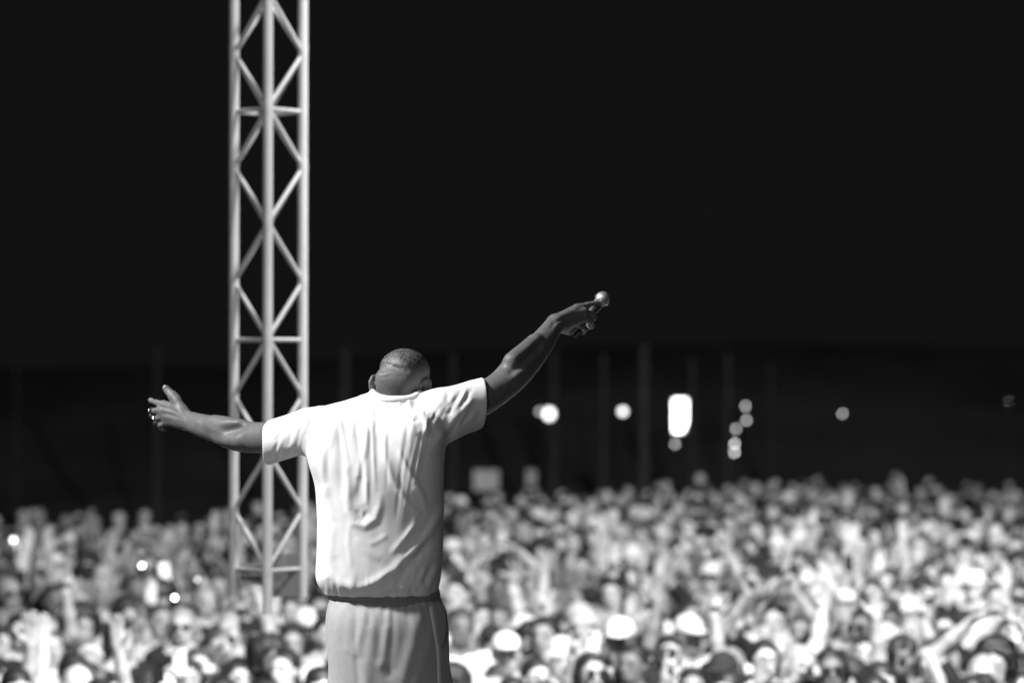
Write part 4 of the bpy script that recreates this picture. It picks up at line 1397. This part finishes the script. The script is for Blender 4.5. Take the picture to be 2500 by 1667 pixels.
bpy.context.view_layer.update()
for o, po, lab, pid in phones:
    side = POSES[po][1][-1]
    w = np.array(side[1])
    c = w + unit(side[2]) * .115 + np.array((.03, -.035, .055)) if po == 5 else np.array((0.01, -.30, 1.985))
    p = link("phone", phone_me)
    if pid % 5 == 4:
        p.material_slots[0].link = 'OBJECT'
        p.material_slots[0].material = M['phone_w']
    p.matrix_world = o.matrix_world @ Matrix.Translation(Vector(c)) @ Matrix.Rotation(math.radians(-12), 4, 'X') @ Matrix.Rotation(math.radians(90 if po == 12 else 0), 4, 'Y')
    who = lab.replace("person in ", "").split(",")[0]
    tag(p, ("phone held overhead by person in " if po == 12 else "phone held up by person in ") + who, "phone", "phones raised in the crowd")
    link("screen", screen_me, p)
    link("camera_bump", lensb_me, p)
    if pid < len(TORCH):
        link("torch_light", torch_me, p)

# ---- everyone else: one mass of people
far_mats = [SKINS['fair'], SKINS['light'], SKINS['brown'], HAIRM['dark'], HAIRM['fair'], TOPM['white'], TOPM['pale grey'], TOPM['mid-grey'], TOPM['black'], M['cap_w']]
far_var = []
for po in (0, 1, 2, 3, 4, 6, 7, 8, 11):
    sides = POSES[po][1]
    prims = HEAD[:3] + HEAD[-3:] + [ell((0, .01, 1.27), (.185, .125, .2), None, .06), ell((0, .0, 1.02), (.16, .12, .19), None, .06), cap((-.15, .01, 1.415), (.15, .01, 1.415), .072, .072, .05),
                                    ell((0, .03, 1.67), (.085, .10, .088), None, .02)]
    skin_seg = []
    for s in (-1, 1):
        sh, e, w, arm, hnd = arm_prims(s, sides[s])
        hd = unit(sides[s][2])
        prims += [cap(sh, sh + (e - sh) * .6, .066, .06, .03)] + arm + [cap(w, w + hd * .14, .042, .034, .02)]
        skin_seg += [(sh + (e - sh) * .6, e), (e, w), (w, w + hd * .16)]
    f = Field(prims, .036)
    f.cut((0, 0, .98), (0, 0, -1))
    V, Q = f.mesh()
    c = V[Q].mean(1)
    part = np.full(len(Q), 2)
    head = c[:, 2] > 1.5
    head &= (np.abs(c[:, 0]) < .12)
    part[head] = 0
    part[head & ((c[:, 2] - 1.675 > -(c[:, 1] + .06) * 1.0) | (c[:, 1] > .02))] = 1
    for a, b in skin_seg:
        d = b - a
        t = np.clip(((c - a) @ d) / (d @ d), 0, 1)
        dist = np.linalg.norm(c - a - t[:, None] * d, axis=1)
        part[(dist < .075) & (t > .02) & ~(head & (np.linalg.norm(c - np.array((0, 0, 1.62)), axis=1) < .13))] = 0
    far_var.append((V, Q, part))
allV, allQ, allM = [], [], []
nv = 0
fw = np.array([.89, .004, .003, .0, .003, .06, .0, .03, .01])
for i in rest:
    V, Q, part = far_var[RNG.choice(len(far_var), p=fw / fw.sum())]
    s = np.clip(RNG.normal(1, .05), .88, 1.12)
    a = -math.atan2(spots[i, 0] + .3, spots[i, 1] - 9) + RNG.normal(0, .3)
    R = np.array([[math.cos(a), -math.sin(a), 0], [math.sin(a), math.cos(a), 0], [0, 0, 1]])
    W = (V * s) @ R.T + np.array([spots[i, 0], spots[i, 1], 0])
    look = np.array([RNG.choice([0, 1, 2], p=[.5, .36, .14]), RNG.choice([3, 4, 9], p=[.84, .09, .07]), RNG.choice([5, 6, 7, 8], p=[.24, .09, .15, .52])])
    allV.append(W)
    allQ.append(Q + nv)
    allM.append(look[part])
    nv += len(V)
crowd = link("crowd", mesh_from("crowd", np.concatenate(allV), np.concatenate(allQ), far_mats, np.concatenate(allM)))
tag(crowd, "dense far crowd of people receding into the dark field", "crowd", kind='stuff')
print("people", len(near), "mass", len(rest), "tris in mass", 2 * sum(len(q) for q in allQ))
